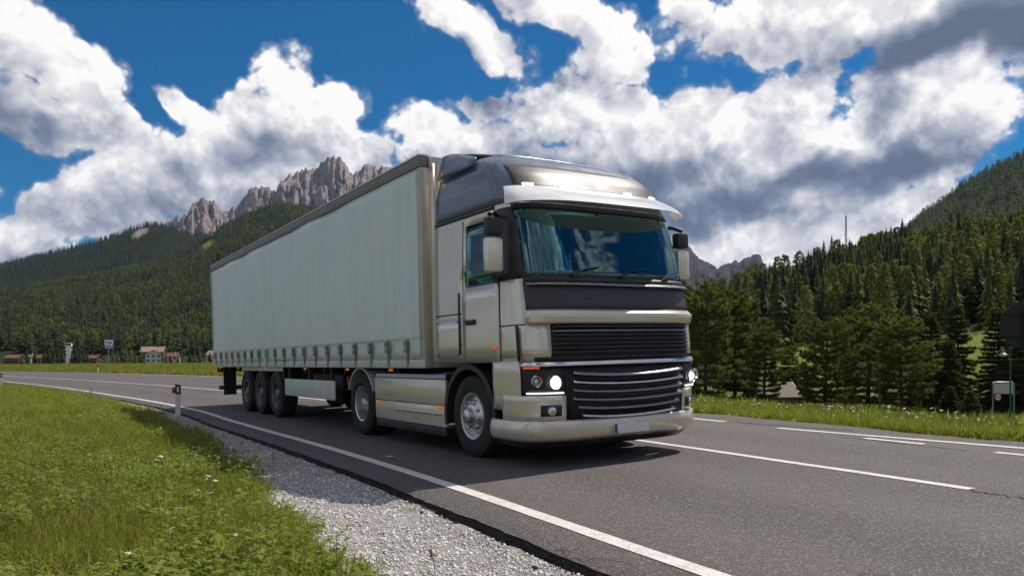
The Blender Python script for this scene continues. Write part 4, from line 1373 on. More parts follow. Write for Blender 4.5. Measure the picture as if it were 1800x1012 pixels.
def patch(name, mat, z0, z1, q0, q1, off=0.01, nz=6, nq=24, solid=0.0, smooth=35, parent=None, offz=None, qshape=None, mats=None):
    """panel lying on the cab's skin, off metres proud of it; q0/q1 given as ('x', fraction) or ('y', metres)"""
    def qq(s, z):
        if isinstance(s, tuple):
            k, v = s
            if k == 'x': return q_of_x(z, v)
            return math.copysign(q_of_y(z, abs(v)), v)
        return s
    mb = MB()
    zs = np.linspace(z0, z1, nz)
    def fn(i, z):
        a, b_ = qq(q0, z), qq(q1, z)
        q = a + (b_ - a) * i
        return perim(z, q, off if offz is None else offz((z - z0) / (z1 - z0), i))
    mb.grid(fn, np.linspace(0, 1, nq), zs)
    return mb.build(name, mats or mat, TR if parent is None else parent, smooth, solid=solid, bevel=0.0)


# ---- cab shell with windscreen and door window openings
def cab_shell():
    zs = [1.15, 1.3, 1.5, 1.75, 1.95, 2.06, 2.25, 2.45, 2.65, 2.78, 2.88, 2.93, 3.05, 3.2, 3.3, 3.4, 3.5, 3.56, 3.62, 3.66, 3.68]
    fr = list(np.linspace(-1, 1, 61))
    qs = lambda z: [math.copysign(q_of_y(z, y), -1) for y in (CAB_REAR, 2.0, 1.8, 1.6, 1.42, 1.25, 1.1, 1.04)] if False else None
    mb = MB()
    sides = [1.0, .9, .8, .7, .6, .5, .4, .3, .2, .1, 0.0]
    rows = []
    for z in zs:
        back = CAB_REAR - (cf(z) + min(DD, CAB_REAR - 0.2 - cf(z)))
        row = [perim(z, -(1 + back * s)) for s in sides[:-1]] + [perim(z, q) for q in fr] + [perim(z, 1 + back * s) for s in reversed(sides[:-1])]
        rows.append(row)
    n = len(rows[0]); vs = [p for r_ in rows for p in r_]; fs = []
    for j in range(len(zs) - 1):
        for i in range(n - 1):
            a = (j * n + i, j * n + i + 1, (j + 1) * n + i + 1, (j + 1) * n + i)
            c = sum((Vector(vs[k]) for k in a), Vector()) / 4
            xf = abs(c.x - XC) / cw(c.z)
            if 2.06 < c.z < 2.88 and xf < 0.93 and c.y < cf(c.z) + 0.3: continue
            if 2.06 < c.z < 2.78 and 0.66 < c.y < 1.36 and xf > 0.9: continue
            fs.append(a)
    up_, lo_ = [], []
    for f in fs:
        (up_ if sum(vs[k][2] for k in f) / 4 > 2.93 else lo_).append(f)
    mb.add(vs, lo_)
    mr_ = MB(); mr_.add(vs, up_)
    top = rows[-1]
    mr_.add(top, [tuple(range(n))])
    mr_.build('cab_roof', M_ROOFSKY, TR, 35, solid=0.03)
    # rear wall
    rw = [r_[0] for r_ in rows] + [r_[-1] for r_ in reversed(rows)]
    mb.add(rw, [tuple(range(len(rw)))])
    return mb.build('cab_body', M_BODY, TR, 35, solid=0.03)


cab_shell()
patch('windscreen', M_GLASS, 2.05, 2.89, ('x', -.935), ('x', .935), 0.008, 10, 40, solid=0.006)
patch('windscreen_seal', M_BLACKP, 2.02, 2.075, ('x', -.95), ('x', .95), 0.012, 3, 40, solid=0.02)
patch('windscreen_seal', M_BLACKP, 2.86, 2.92, ('x', -.95), ('x', .95), 0.012, 3, 40, solid=0.02)
for sg in (-1, 1):
    patch('door_window', M_SIDEGLASS, 2.05, 2.79, ('y', sg * .65), ('y', sg * 1.37), 0.004, 6, 10, solid=0.006)
    patch('window_pillar', M_BLACKP, 2.06, 2.88, ('x', sg * .93), ('y', sg * .67), 0.006, 8, 10, solid=0.012)
    dr = patch('door', M_BODY, 1.16, 2.045, ('y', sg * .62), ('y', sg * 1.44), 0.012, 6, 12, solid=0.014)
    h = patch('door_handle', M_BLACKP, 1.60, 1.66, ('y', sg * 1.14), ('y', sg * 1.36), 0.035, 3, 6, solid=0.02, parent=dr)
    patch('door_seam', M_MESH, 1.16, 2.86, ('y', sg * 1.445), ('y', sg * 1.462), 0.0045, 8, 2, solid=0.004)
    patch('door_seam', M_MESH, 1.16, 2.05, ('y', sg * .598), ('y', sg * .615), 0.0045, 8, 2, solid=0.004)
    patch('crease_line', M_MESH, 1.74, 1.755, ('y', sg * 1.50), ('y', sg * 2.18), 0.0045, 2, 10, solid=0.004)
    patch('side_step_trim', M_MESH, 1.36, 1.375, ('y', sg * 1.50), ('y', sg * 2.0), 0.0045, 2, 10, solid=0.004)
    patch('roof_drip_strip', M_BLACKP, 2.90, 2.935, ('y', sg * .72), ('y', sg * 2.2), 0.014, 3, 20, solid=0.012)
    patch('sleeper_locker', M_BODY, 1.18, 1.70, ('y', sg * 1.52), ('y', sg * 2.16), 0.007, 4, 10, solid=0.01)
    patch('shut_line', M_MESH, 1.16, 1.545, ('x', sg * .985), ('x', sg * .992), 0.030, 4, 2, solid=0.004)
    patch('shut_line', M_MESH, 1.55, 1.562, ('x', sg * .96), ('y', sg * .60), 0.013, 2, 12, solid=0.004)
    patch('grab_handle', M_BLACKP, 1.25, 2.0, ('y', sg * 1.478), ('y', sg * 1.50), 0.05, 6, 2, solid=0.02)
    for yy, zz in ((1.56, 1.23), (2.10, 1.23), (1.56, 1.64), (2.10, 1.64)):
        patch('locker_latch', M_BLACKP, zz, zz + .025, ('y', sg * yy), ('y', sg * (yy + .03)), 0.012, 2, 2, solid=0.006)
    patch('side_indicator', M_ORANGE, 1.30, 1.335, ('y', sg * .66), ('y', sg * .76), 0.022, 2, 4, solid=0.008)
# ---- roof and face
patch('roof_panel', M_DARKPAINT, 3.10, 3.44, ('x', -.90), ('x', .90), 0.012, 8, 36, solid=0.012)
for xf in (-.78, -.40, 0.40, .78):
    patch('marker_lamp', M_DRL, 3.14, 3.165, ('x', xf - .05), ('x', xf + .05), 0.03, 3, 6, solid=0.02)
# visor: sheet standing away from the screen
mb = MB()
def vis(i, t):
    q = q_of_x(3.0, -.955) + (q_of_x(3.0, .955) - q_of_x(3.0, -.955)) * i
    z = 3.125 - 0.19 * t - 0.045 * max(0, t - .8) * 5
    return perim(z, q, 0.045 + 0.31 * t * (0.30 + 0.70 * (1 - abs(2 * i - 1) ** 4)))
mb.grid(vis, np.linspace(0, 1, 36), np.linspace(0, 1, 7))
vo = mb.build('sun_visor', M_VISOR, TR, 35)
for xf in (-.85, 0.0, .85):
    p0 = perim(3.04, q_of_x(3.0, xf), 0.0); p1 = perim(2.97, q_of_x(3.0, xf), 0.15)
    MB().tube([p0, p1], 0.016, 8).build('visor_bracket', M_BLACKP, TR, 35)
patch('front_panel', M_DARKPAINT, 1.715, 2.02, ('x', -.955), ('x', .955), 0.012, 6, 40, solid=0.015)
patch('sill_ledge', M_SATIN, 1.985, 2.02, ('x', -.93), ('x', .93), 0.0, 3, 40, solid=0.01, offz=lambda t, i: 0.075 - 0.05 * t)
patch('hood_ledge', M_BODY, 1.66, 1.715, ('x', -.955), ('x', .955), 0.0, 4, 40, solid=0.012, offz=lambda t, i: 0.070 - 0.052 * t)
patch('hood_band', M_BODY, 1.56, 1.66, ('x', -.955), ('x', .955), 0.03, 4, 40, solid=0.02, offz=lambda t, i: 0.035 + 0.033 * t)
up = patch('upper_grille', M_MESH, 1.225, 1.555, ('x', -.80), ('x', .80), 0.010, 4, 30, solid=0.012)
for k in range(7):
    z = 1.245 + k * 0.046
    patch('grille_slat', M_BLACKP if k != 5 else M_SATIN, z, z + 0.020, ('x', -.79), ('x', .79), 0.0, 3, 30, solid=0.01, parent=up, offz=lambda t, i: 0.044 - 0.018 * t)
for sg in (-1, 1):
    patch('grille_cheek', M_BODY, 1.20, 1.56, ('x', sg * .81), ('y', sg * .585), 0.012, 5, 14, solid=0.02)
patch('grille_gap', M_MESH, 1.155, 1.222, ('x', -.93), ('x', .93), 0.004, 3, 40, solid=0.01)
patch('chrome_strip', M_CHROME, 1.105, 1.155, ('x', -.985), ('x', .985), 0.0, 4, 48, solid=0.014, offz=lambda t, i: 0.050 - 0.030 * t)
patch('lower_backing', M_MESH, 0.50, 1.15, ('x', -.70), ('x', .70), 0.002, 4, 30, solid=0.01)
lg = patch('lower_grille', M_MESH, 0.52, 1.10, ('x', -.66), ('x', .66), 0.014, 4, 30, solid=0.01)
for k in range(6):
    z = 0.555 + k * 0.092
    def sl(i, t, z=z, k=k):
        half = .64 - 0.045 * max(0, 2 - k)
        q0, q1 = q_of_x(.9, -half), q_of_x(.9, half)
        bow = 0.045 * (1 - abs(2 * i - 1) ** 2.4)
        return perim(z + 0.038 * t - bow * 0.8, q0 + (q1 - q0) * i, 0.075 - 0.045 * t)
    MB().grid(sl, np.linspace(0, 1, 30), np.linspace(0, 1, 4)).build('grille_slat', M_SATIN if k % 2 else M_CHROME if k in (0, 4) else M_SATIN, lg, 35, solid=0.012)
# ---- headlamps
for sg in (-1, 1):
    hl = patch('headlight', M_MESH, 0.79, 1.10, ('x', sg * .70), ('x', sg * .985), 0.012, 5, 14, solid=0.02)
    for (xf, z, r_, mt) in ((.80, .925, .062, M_LAMP), (.925, .945, .050, M_CHROME)):
        p = Vector(perim(z, q_of_x(z, sg * xf), 0.022)); p2 = Vector(perim(z, q_of_x(z, sg * xf), 0.052))
        nrm = ((p2 - p).normalized() + Vector((0, -1.6, 0))).normalized(); p = p + nrm * (.03 if xf < .9 else .02)
        b_ = MB(); b_.lathe([(0, r_ * 1.25), (0.02, r_ * 1.28), (0.03, r_ * 1.1), (0.012, r_ * .9)], 'z', 24)
        ring = b_.build('lamp_ring', M_CHROME, hl, 35)
        lm = Matrix.Translation(p - nrm * 0.008) @ nrm.to_track_quat('Z', 'Y').to_matrix().to_4x4()
        ring.matrix_local = lm
        b_ = MB(); b_.lathe([(0.004, r_ * .95), (-0.012, r_ * .8), (-0.02, r_ * .62)], 'z', 24)
        bow = b_.build('reflector_bowl', M_CHROME, hl, 60); bow.matrix_local = lm
        b_ = MB(); b_.lathe([(-0.02, r_ * .64), (0.002, r_ * .60), (0.018, r_ * .40), (0.024, 0.001)], 'z', 24)
        bul = b_.build('lamp_bulb', mt, hl, 60)
        bul.matrix_local = lm
    patch('daylight_strip', M_DRL, 0.805, 0.822, ('x', sg * .72), ('x', sg * .97), 0.03, 2, 12, solid=0.008, parent=hl)
    patch('indicator', M_ORANGE, 1.075, 1.098, ('x', sg * .90), ('x', sg * .98), 0.02, 2, 8, solid=0.008, parent=hl)
    patch('corner_panel', M_BODY, 0.52, 0.785, ('x', sg * .70), ('y', sg * .56), 0.014, 6, 18, solid=0.02)
    patch('corner_panel', M_BODY, 0.62, 1.16, ('x', sg * .992), ('y', sg * .78), 0.010, 6, 14, solid=0.02)
    fg = patch('fog_light', M_BLACKP, 0.565, 0.685, ('x', sg * .74), ('x', sg * .90), 0.022, 4, 8, solid=0.015)
    p = Vector(perim(.62, q_of_x(.62, sg * .82), 0.03)); nrm = (Vector(perim(.62, q_of_x(.62, sg * .82), 0.06)) - p).normalized()
    b_ = MB(); b_.lathe([(0, .048), (0.012, .046), (0.016, .03), (0.017, .001)], 'z', 20); fl = b_.build('lens', M_CHROME, fg, 60)
    fl.matrix_local = Matrix.Translation(p) @ nrm.to_track_quat('Z', 'Y').to_matrix().to_4x4()
    # entry steps in the recess before the wheel
    for z in (0.36, 0.60):
        st = MB(); x0 = XC + sg * 1.23; st.box(min(x0, x0 - sg * .22), max(x0, x0 - sg * .22), 0.42, 0.80, z, z + 0.04, 0.008)
        st.build('entry_step', M_BLACKP, TR, 35)
    w_ = MB(); x0 = XC + sg * 1.02; w_.box(min(x0, x0 - sg * .04), max(x0, x0 - sg * .04), 0.36, 0.84, 0.3, 1.15); w_.build('step_well', M_BLACKP, TR)
# ---- bumper
patch('bumper', M_BODY, 0.285, 0.515, ('y', -.80), ('y', .80), 0.03, 8, 60, solid=0.03, offz=lambda t, i: 0.02 + 0.055 * math.sin(math.pi * (0.18 + 0.72 * t)))
patch('bumper_lip', M_BLACKP, 0.20, 0.285, ('y', -.78), ('y', .78), 0.0, 4, 60, solid=0.02, offz=lambda t, i: -0.03 + 0.055 * t)
patch('bumper_groove', M_MESH, 0.508, 0.528, ('x', -.985), ('x', .985), 0.010, 2, 48, solid=0.01)
pl = MB()
p = perim(.385, 0.0, 0.088)
pl.box(XC - .26, XC + .26, p[1] - 0.008, p[1] + 0.008, 0.325, 0.437, 0.004); plate = pl.build('number_plate', M_PLATE, TR, 35)
MB().box(XC - .257, XC - .215, p[1] - 0.0095, p[1] - 0.0082, 0.329, 0.433).build('blue_band', M_BLUE, plate)
# ---- wipers
for xf in (-.55, .0, .52):
    pts = [perim(2.07, q_of_x(2.07, xf), 0.03), perim(2.16, q_of_x(2.1, xf + .14), 0.035), perim(2.20, q_of_x(2.1, xf + .34), 0.03)]
    MB().tube(pts, [0.012, 0.009, 0.006], 6).build('wiper', M_BLACKP, TR, 35)
# ---- mirrors
for sg in (-1, 1):
    X = lambda d: XC + sg * (1.235 + d)
    b_ = MB(); b_.box(min(X(.08), X(.29)), max(X(.08), X(.29)), 0.38, 0.50, 2.14, 2.52, 0.045); mr = b_.build('mirror', M_BODY, TR, 40)
    b_ = MB(); b_.box(min(X(.10), X(.27)), max(X(.10), X(.27)), 0.501, 0.506, 2.17, 2.49, 0.0); b_.build('mirror_glass', M_CHROME, mr)
    b_ = MB(); b_.box(min(X(.08), X(.28)), max(X(.08), X(.28)), 0.38, 0.50, 2.54, 2.74, 0.04); b_.build('upper_mirror', M_BLACKP, mr, 40)
    b_ = MB(); b_.tube([(X(-.02), 0.70, 2.80), (X(.10), 0.52, 2.82), (X(.22), 0.44, 2.77)], 0.026, 10); b_.build('mirror_arm', M_BLACKP, mr, 40)
    b_ = MB(); b_.tube([(X(-.02), 0.70, 2.08), (X(.12), 0.50, 2.07), (X(.22), 0.44, 2.11)], 0.022, 10); b_.build('mirror_arm', M_BLACKP, mr, 40)
# ---- roof air deflector and side fairings
mb = MB()
def defl(i, t):
    x = -1 + 2 * i
    y = 1.25 + 0.97 * t
    zt = 3.66 + 0.24 * math.sin(t * math.pi / 2) * (1 - 0.35 * abs(x) ** 3)
    return (XC + x * (0.98 + 0.10 * t), y, zt)
mb.grid(defl, np.linspace(0, 1, 24), np.linspace(0, 1, 10))
mb.build('roof_deflector', M_ROOFSKY, TR, 40, solid=0.03)
for sg in (-1, 1):
    x0 = XC + sg * 1.215
    mb = MB(); mb.grid(lambda i, z: (x0 - sg * 0.02 * (i * i), 2.245 + 0.17 * i, 1.2 + z * 2.55 - 0.04 * i), np.linspace(0, 1, 6), np.linspace(0, 1, 8))
    mb.build('side_fairing', M_BODY, TR, 40, solid=0.03)
    mb = MB(); mb.grid(lambda i, z: (XC + sg * (1.075 + .10 * (1 - z)), 1.35 + 0.86 * i, 3.52 + z * (0.12 + 0.20 * math.sin(i * math.pi / 2))), np.linspace(0, 1, 8), np.linspace(0, 1, 4))
    mb.build('deflector_side', M_ROOFSKY, TR, 40, solid=0.02)
# ---- inside of the cab
MB().box(XC - 1.15, XC + 1.15, 0.55, 2.1, 1.17, 1.22).build('cab_floor', M_BLACKP, TR)
db = MB(); db.prism([(0.40, 1.55), (0.40, 1.98), (0.55, 2.06), (0.78, 2.03), (0.92, 1.85), (0.86, 1.55)], 2.2, 'x', XC - 1.1); db.build('dashboard', M_BLACKP, TR, 35, bevel=0.03)
for sx in (-.62, .62):
    st = MB(); st.box(XC + sx - .26, XC + sx + .26, 1.15, 1.65, 1.62, 1.80, .05); seat = st.build('seat', M_SEAT, TR, 40)
    st = MB(); st.box(XC + sx - .25, XC + sx + .25, 1.62, 1.78, 1.78, 2.42, .05); st.build('seat_back', M_SEAT, seat, 40)
    st = MB(); st.box(XC + sx - .14, XC + sx + .14, 1.64, 1.75, 2.44, 2.64, .04); st.build('headrest', M_SEAT, seat, 40)
sw = MB(); ringp = [(XC + .62 + .22 * math.cos(a), 0.98 + .07 * math.sin(a), 2.02 + .20 * math.sin(a)) for a in np.linspace(0, 2 * math.pi, 25)]
sw.tube(ringp, 0.018, 8, cap=False); sw.tube([(XC + .40, .98, 2.02), (XC + .84, .98, 2.02)], .015, 6); sw.tube([(XC + .62, .98, 2.02), (XC + .62, .80, 1.90)], .03, 8)
sw.build('steering_wheel', M_BLACKP, TR, 40)
# ---- wheels
def tyre_prof(r, w, rim):
    h = w / 2
    return [(-h * .82, rim), (-h, rim + .05), (-h * 1.02, (rim + r) / 2), (-h * .97, r - .05), (-h * .86, r - .012), (-h * .7, r), (-h * .36, r), (-h * .345, r - .016), (-h * .30, r - .016), (-h * .285, r),
            (h * .285, r), (h * .30, r - .016), (h * .345, r - .016), (h * .36, r), (h * .7, r), (h * .86, r - .012), (h * .97, r - .05), (h * 1.02, (rim + r) / 2), (h, rim + .05), (h * .82, rim)]


WHEEL_CACHE = {}
def wheel(parent, x, y, out=-1, kind='steer', width=0.31, rimmat=None, r=0.5):
    """wheel > tyre, rim (> hub), out: -1 when its outer face looks to the near side"""
    key = (kind, width)
    if key not in WHEEL_CACHE:
        t = MB(); t.lathe(tyre_prof(r, width, .29), 'x', 48)
        tm = t.mesh('tyre', M_RUBBER, 35)
        h = width / 2
        b_ = MB()
        if kind == 'steer':
            b_.lathe([(-h * .80, .292), (-h * .95, .285), (-h * .92, .262), (-h * .55, .245), (-h * .62, .20), (-h * .98, .155), (-h * 1.10, .125), (-h * 1.10, .10)], 'x', 48)
            b_.lathe([(-h * 1.10, .10), (-h * 1.45, .085), (-h * 1.55, .06), (-h * 1.57, .001)], 'x', 32)
            nutr, nutx = .168, -h * .90
        else:
            b_.lathe([(-h * .80, .292), (-h * .95, .285), (-h * .92, .265), (-h * .2, .25), (h * .10, .235), (h * .12, .17), (-h * .05, .165), (-h * .05, .12)], 'x', 48)
            b_.lathe([(-h * .05, .12), (-h * .62, .11), (-h * .85, .085), (-h * .88, .001)], 'x', 32)
            nutr, nutx = .20, h * .06
        rm = b_.mesh('rim', rimmat or M_ALLOY, 35)
        nb = MB()
        for k in range(10):
            a = k * 2 * math.pi / 10
            nb.lathe([(nutx + .01, .019), (nutx - .035, .017), (nutx - .045, .008)], 'x', 6, (0, nutr * math.cos(a), nutr * math.sin(a)))
        for k in range(10):      # hand holes read as dark ovals
            a = (k + .5) * 2 * math.pi / 10
        nm = nb.mesh('wheel_nuts', M_CHROME if kind == 'steer' else M_STEELRIM, 35)
        WHEEL_CACHE[key] = (tm, rm, nm)
    tm, rm, nm = WHEEL_CACHE[key]
    w = bpy.data.objects.new('wheel', tm); link(w, parent)
    w.location = (x, y, r); w.rotation_euler = (random.random() * 6.28, 0, 0) if out < 0 else (random.random() * 6.28, 0, math.pi)
    ri = bpy.data.objects.new('rim', rm); link(ri, w)
    nu = bpy.data.objects.new('wheel_nuts', nm); link(nu, w); nu['kind'] = 'stuff'
    return w


for (xx, o_) in ((0.20, -1), (2.30, 1)):
    wheel(TR, xx, 1.40, o_, 'steer')
for (xx, o_) in ((0.31, -1), (2.19, 1)):
    wheel(TR, xx, 5.00, o_, 'drive', 0.56)
def arch(name, mat, y, z, r0, r1, x0, x1, a0=0, a1=180, parent=TR, n=20):
    mb = MB(); pts = []
    prof = [(r0, x0), (r1, x0), (r1, x1), (r0, x1)]
    vs, fs = [], []
    for k in range(n + 1):
        a = R(a0 + (a1 - a0) * k / n)
        for (r_, x) in prof: vs.append((x, y + r_ * math.cos(a), z + r_ * math.sin(a)))
    for k in range(n):
        for j in range(4):
            fs.append((k * 4 + j, k * 4 + (j + 1) % 4, (k + 1) * 4 + (j + 1) % 4, (k + 1) * 4 + j))
    fs += [(0, 1, 2, 3), tuple(n * 4 + j for j in (3, 2, 1, 0))]
    return mb.add(vs, fs).build(name, mat, parent, 35)
arch('wheel_arch', M_BLACKP, 1.40, .50, .57, .635, 0.005, .42, -12, 192)
arch('wheel_arch', M_BLACKP, 1.40, .50, .57, .635, 2.08, 2.495, -12, 192)
for (x0, x1) in ((0.03, .60), (1.90, 2.47)):
    arch('mudguard', M_GUARD if x0 < 1 else M_BLACKP, 5.0, .50, .56, .585, x0, x1, 22, 158)
# ---- chassis, skirts and tanks
for x in (.82, 1.58): MB().box(x, x + .10, 0.5, 5.9, 0.74, 1.02).build('chassis_rail', M_CHASSIS, TR, bevel=.01)
for y in (1.4, 5.0): MB().tube([(.35, y, .5), (2.15, y, .5)], .075, 12).build('axle', M_CHASSIS, TR, 35)
fw = MB(); fw.prism([(XC - .45, 4.15), (XC + .45, 4.15), (XC + .45, 4.9), (XC + .18, 5.2), (XC - .18, 5.2), (XC - .45, 4.9)], .09, 'z', 1.04); fw.build('fifth_wheel', M_CHASSIS, TR, bevel=.01)
MB().box(XC - .9, XC + .9, .9, 2.1, .55, 1.12, .05).build('engine', M_CHASSIS, TR)
for sg, x0 in ((-1, 0.02), (1, 2.44)):
    sk = MB(); sk.box(x0, x0 + .04, 2.02, 4.36, 0.60, 0.93, .012); skirt = sk.build('side_skirt', M_BODY, TR, 40)
    sk = MB(); sk.box(x0 + .004, x0 + .044, 2.02, 4.36, 0.315, 0.592, .012); sk.build('side_skirt', M_BODY, TR, 40)
    sk = MB(); sk.box(x0 + .006, x0 + .05, 2.04, 4.34, 0.20, 0.308, .01); sk.build('skirt_sill', M_BLACKP, TR, 40)
    a, b2 = (x0 - .012, x0 + .002) if sg < 0 else (x0 + .038, x0 + .052)
    MB().box(a, b2, 2.12, 3.55, 0.465, 0.485, .003).build('skirt_strip', M_CHROME, skirt)
    sk = MB(); xo = x0 if sg < 0 else x0 + .04
    sk.prism([(xo - sg * .0, .935), (xo - sg * .02, 1.0), (xo - sg * .34, 1.02), (xo - sg * .34, .935)], 2.30, 'y', 2.04); sk.build('skirt_top', M_SATIN, TR, bevel=.01)
    for yy in (2.10, 4.18):
        MB().box(a, b2, yy, yy + .13, 0.545, 0.585, .004).build('side_marker', M_ORANGE, TR)
    MB().tube([(XC + sg * .80, 2.15, .62), (XC + sg * .80, 4.25, .62)], .30, 20).build('fuel_tank', M_SATIN, TR, 35)
    MB().box(XC + sg * .95 - .14, XC + sg * .95 + .14, 5.88, 5.94, .78, .92, .01).build('tail_lamp', M_REDL, TR)
# air lines between cab and trailer
for k, (x, c) in enumerate(((1.0, .0), (1.15, .1), (1.32, .04))):
    MB().tube([(x, 2.24, 1.75), (x + .02, 2.33, 1.35 - c), (x + .05, 2.42, 1.40 - c), (x + .04, 2.50, 1.70)], .016, 8).build('air_hose', M_REDL if k == 1 else M_BLACKP, TR, 40)

# ================================================================== trailer, its own thing
TL = truck_root('semi_trailer', 'long curtain sided trailer in pale grey green coupled behind the silver lorry cab', 'trailer', 2.50)
L = 13.6


def curtain(sg):
    mb = MB(); x0 = 0.0 if sg < 0 else 2.5
    def fn(y, z):
        b_ = 0.010 * math.sin(y * 4.6) * math.sin((z - 1.2) / 2.55 * math.pi) + 0.008 * math.sin(y * 1.9 + z * 1.3) + 0.006 * math.sin(y * 0.48 * 2 * math.pi)
        return (x0 + sg * (0.012 + b_), y, z)
    mb.grid(fn, np.linspace(.13, L - .12, 160), np.linspace(1.20, 3.755, 22))
    return mb.build('side_curtain', M_CURTAIN, TL, 60, solid=0.006)


cn = curtain(-1); cf_ = curtain(1)
for sg, cu in ((-1, cn), (1, cf_)):
    x0 = 0.0 if sg < 0 else 2.5
    mb = MB(); mb.box(min(x0 + sg * .028, x0 + sg * .036), max(x0 + sg * .028, x0 + sg * .036), .14, L - .13, 1.488, 1.522); mb.build('hem_band', M_HEM, cu)
    for k in range(20):
        y = .52 + k * .665
        a, b2 = sorted((x0 + sg * .030, x0 + sg * .040))
        st = MB().box(a, b2, y - .028, y + .028, 1.16, 1.475).build('strap', M_STRAP, TL)
        a, b2 = sorted((x0 + sg * .0405, x0 + sg * .068))
        MB().box(a, b2, y - .062, y + .062, 1.30, 1.455, .010).build('buckle', M_STRAP, st)
        a, b2 = sorted((x0 + sg * .0685, x0 + sg * .076))
        MB().box(a, b2, y - .030, y + .030, 1.33, 1.40, .004).build('lever', M_BUCKLE, st)
        a, b2 = sorted((x0 + sg * .0405, x0 + sg * .052))
        MB().box(a, b2, y - .02, y + .02, 1.10, 1.18, .004).build('hook', M_BUCKLE, st)
    a, b2 = sorted((x0 - sg * .06, x0 + sg * .026))
    MB().box(a, b2, .0, L, 1.08, 1.198, .012).build('side_rail', M_GUARD, TL, 40)
    a, b2 = sorted((x0 - sg * .09, x0 + sg * .030))
    MB().box(a, b2, .0, L, 3.76, 3.90, .02).build('roof_rail', M_RAIL, TL, 40)
    a, b2 = sorted((x0 - sg * .11, x0 + sg * .034))
    MB().box(a, b2, .0, L, 3.903, 3.93, .008).build('roof_edge', M_GUARD, TL, 40)
    for yy in (-.005, L - .125):
        a, b2 = sorted((x0 - sg * .12, x0 + sg * .022))
        MB().box(a, b2, yy, yy + .13, 1.08, 3.758, .02).build('corner_post', M_POST, TL, 40)
roof = MB(); roof.grid(lambda x, y: (x, y, 3.915 + 0.012 * math.sin(math.pi * (x / 2.5)) - .006 * abs(math.sin(y * 4.8))), np.linspace(.12, 2.38, 8), np.linspace(.02, L - .02, 80)); roof.build('roof_sheet', M_CURTAIN, TL, 60, solid=.01)
fwall = MB().box(.12, 2.38, .0, .06, 1.08, 3.90, .01).build('front_wall', M_GUARD, TL, 40)
for k in range(6): MB().box(.22 + k * .40, .26 + k * .40, -.018, -.001, 1.15, 3.8, .005).build('wall_rib', M_GUARD, fwall, 40)
MB().box(.9, 1.6, -.05, -.003, 2.9, 3.3, .02).build('air_box', M_BLACKP, fwall, 40)
for k in (0, 1):
    dr = MB().box(.12 + k * 1.135, 1.245 + k * 1.135, L - .05, L + .005, 1.12, 3.88, .01).build('rear_door', M_GUARD, TL, 40)
    for j in (.35, .80): MB().tube([(.12 + k * 1.13 + j, L + .03, 1.12), (.12 + k * 1.13 + j, L + .03, 3.86)], .018, 8).build('lock_rod', M_BUCKLE, dr, 40)
MB().box(.06, 2.44, .1, L - .1, 1.085, 1.13).build('load_floor', M_CHASSIS, TL)
for x in (.75, 1.65):
    MB().prism([(2.9, .72), (3.5, .66), (L - .3, .66), (L - .3, 1.08), (.3, 1.08), (.3, .98), (2.5, .98)], .10, 'x', x).build('chassis_beam', M_CHASSIS, TL)
for y in np.arange(1.2, 13.2, 1.1): MB().box(.12, 2.38, y, y + .06, .96, 1.08).build('cross_member', M_CHASSIS, TL)
TY = [9.95 - 2.5, 11.25 - 2.5, 12.55 - 2.5]
for y in TY:
    wheel(TL, .20, y, -1, 'trailer', .37, M_STEELRIM); wheel(TL, 2.30, y, 1, 'trailer', .37, M_STEELRIM)
    MB().tube([(.3, y, .5), (2.2, y, .5)], .075, 12).build('axle', M_CHASSIS, TL, 35)
    for x in (.70, 1.72): MB().box(x, x + .1, y - .55, y + .15, .5, .72, .02).build('trailing_arm', M_CHASSIS, TL)
    for x in (.10, 2.06): arch('mudguard', M_BLACKP, y, .50, .545, .56, x, x + .34, 25, 155, TL)
MB().box(.045, .075, 6.95, 10.5, .99, 1.075, .008).build('wheel_cover', M_GUARD, TL, 40)
for x0 in (.03, 2.44):
    gd = MB().box(x0, x0 + .03, 3.72, 6.75, .50, .845, .012).build('side_guard', M_GUARD, TL, 40)
    for y in (3.95, 5.2, 6.5): MB().box(x0 + .031 if x0 < 1 else x0 - .051, x0 + .081 if x0 < 1 else x0 - .001, y, y + .06, .52, 1.08).build('guard_post', M_CHASSIS, gd)
    MB().box(x0 + .06 if x0 < 1 else x0 - .35, x0 + .35 if x0 < 1 else x0 - .06, 7.0, 7.05, .55, 1.05).build('mud_flap', M_BLACKP, TL)
    for y in (1.2, 3.0, 5.3, 8.2, 10.8, 12.9): MB().box(x0 - .012 if x0 < 1 else x0 + .052, x0 + .012 if x0 < 1 else x0 + .076, y, y + .11, 1.03, 1.07, .004).build('side_marker', M_ORANGE, TL)
for x in (.62, 1.72):
    lg_ = MB().box(x, x + .16, 3.25, 3.41, .42, 1.08, .01).build('landing_leg', M_CHASSIS, TL, 40)
    MB().box(x - .06, x + .22, 3.16, 3.50, .34, .37, .008).build('foot', M_CHASSIS, lg_)
MB().tube([(.62, 3.33, .95), (1.85, 3.33, .95)], .03, 8).build('leg_shaft', M_CHASSIS, TL, 35)
MB().box(.35, .75, 4.2, 5.9, .62, .95, .04).build('pallet_box', M_CHASSIS, TL, 40)
MB().tube([(1.0, 5.2, .62), (1.0, 6.6, .62)], .13, 14).build('air_tank', M_CHASSIS, TL, 35)
MB().box(.10, 2.40, L - .14, L - .04, .42, .54, .015).build('rear_bumper', M_CHASSIS, TL, 40)
for x in (.25, 2.15): MB().box(x, x + .08, L - .16, L - .10, .54, 1.08).build('bumper_post', M_CHASSIS, TL)
for x in (.08, 1.95): MB().box(x, x + .47, L - .03, L + .02, .92, 1.06, .012).build('tail_lamp', M_REDL, TL, 40)
for x in (.10, 2.06): MB().box(x, x + .34, L - .70, L - .68, .30, 1.0).build('mud_flap', M_BLACKP, TL)

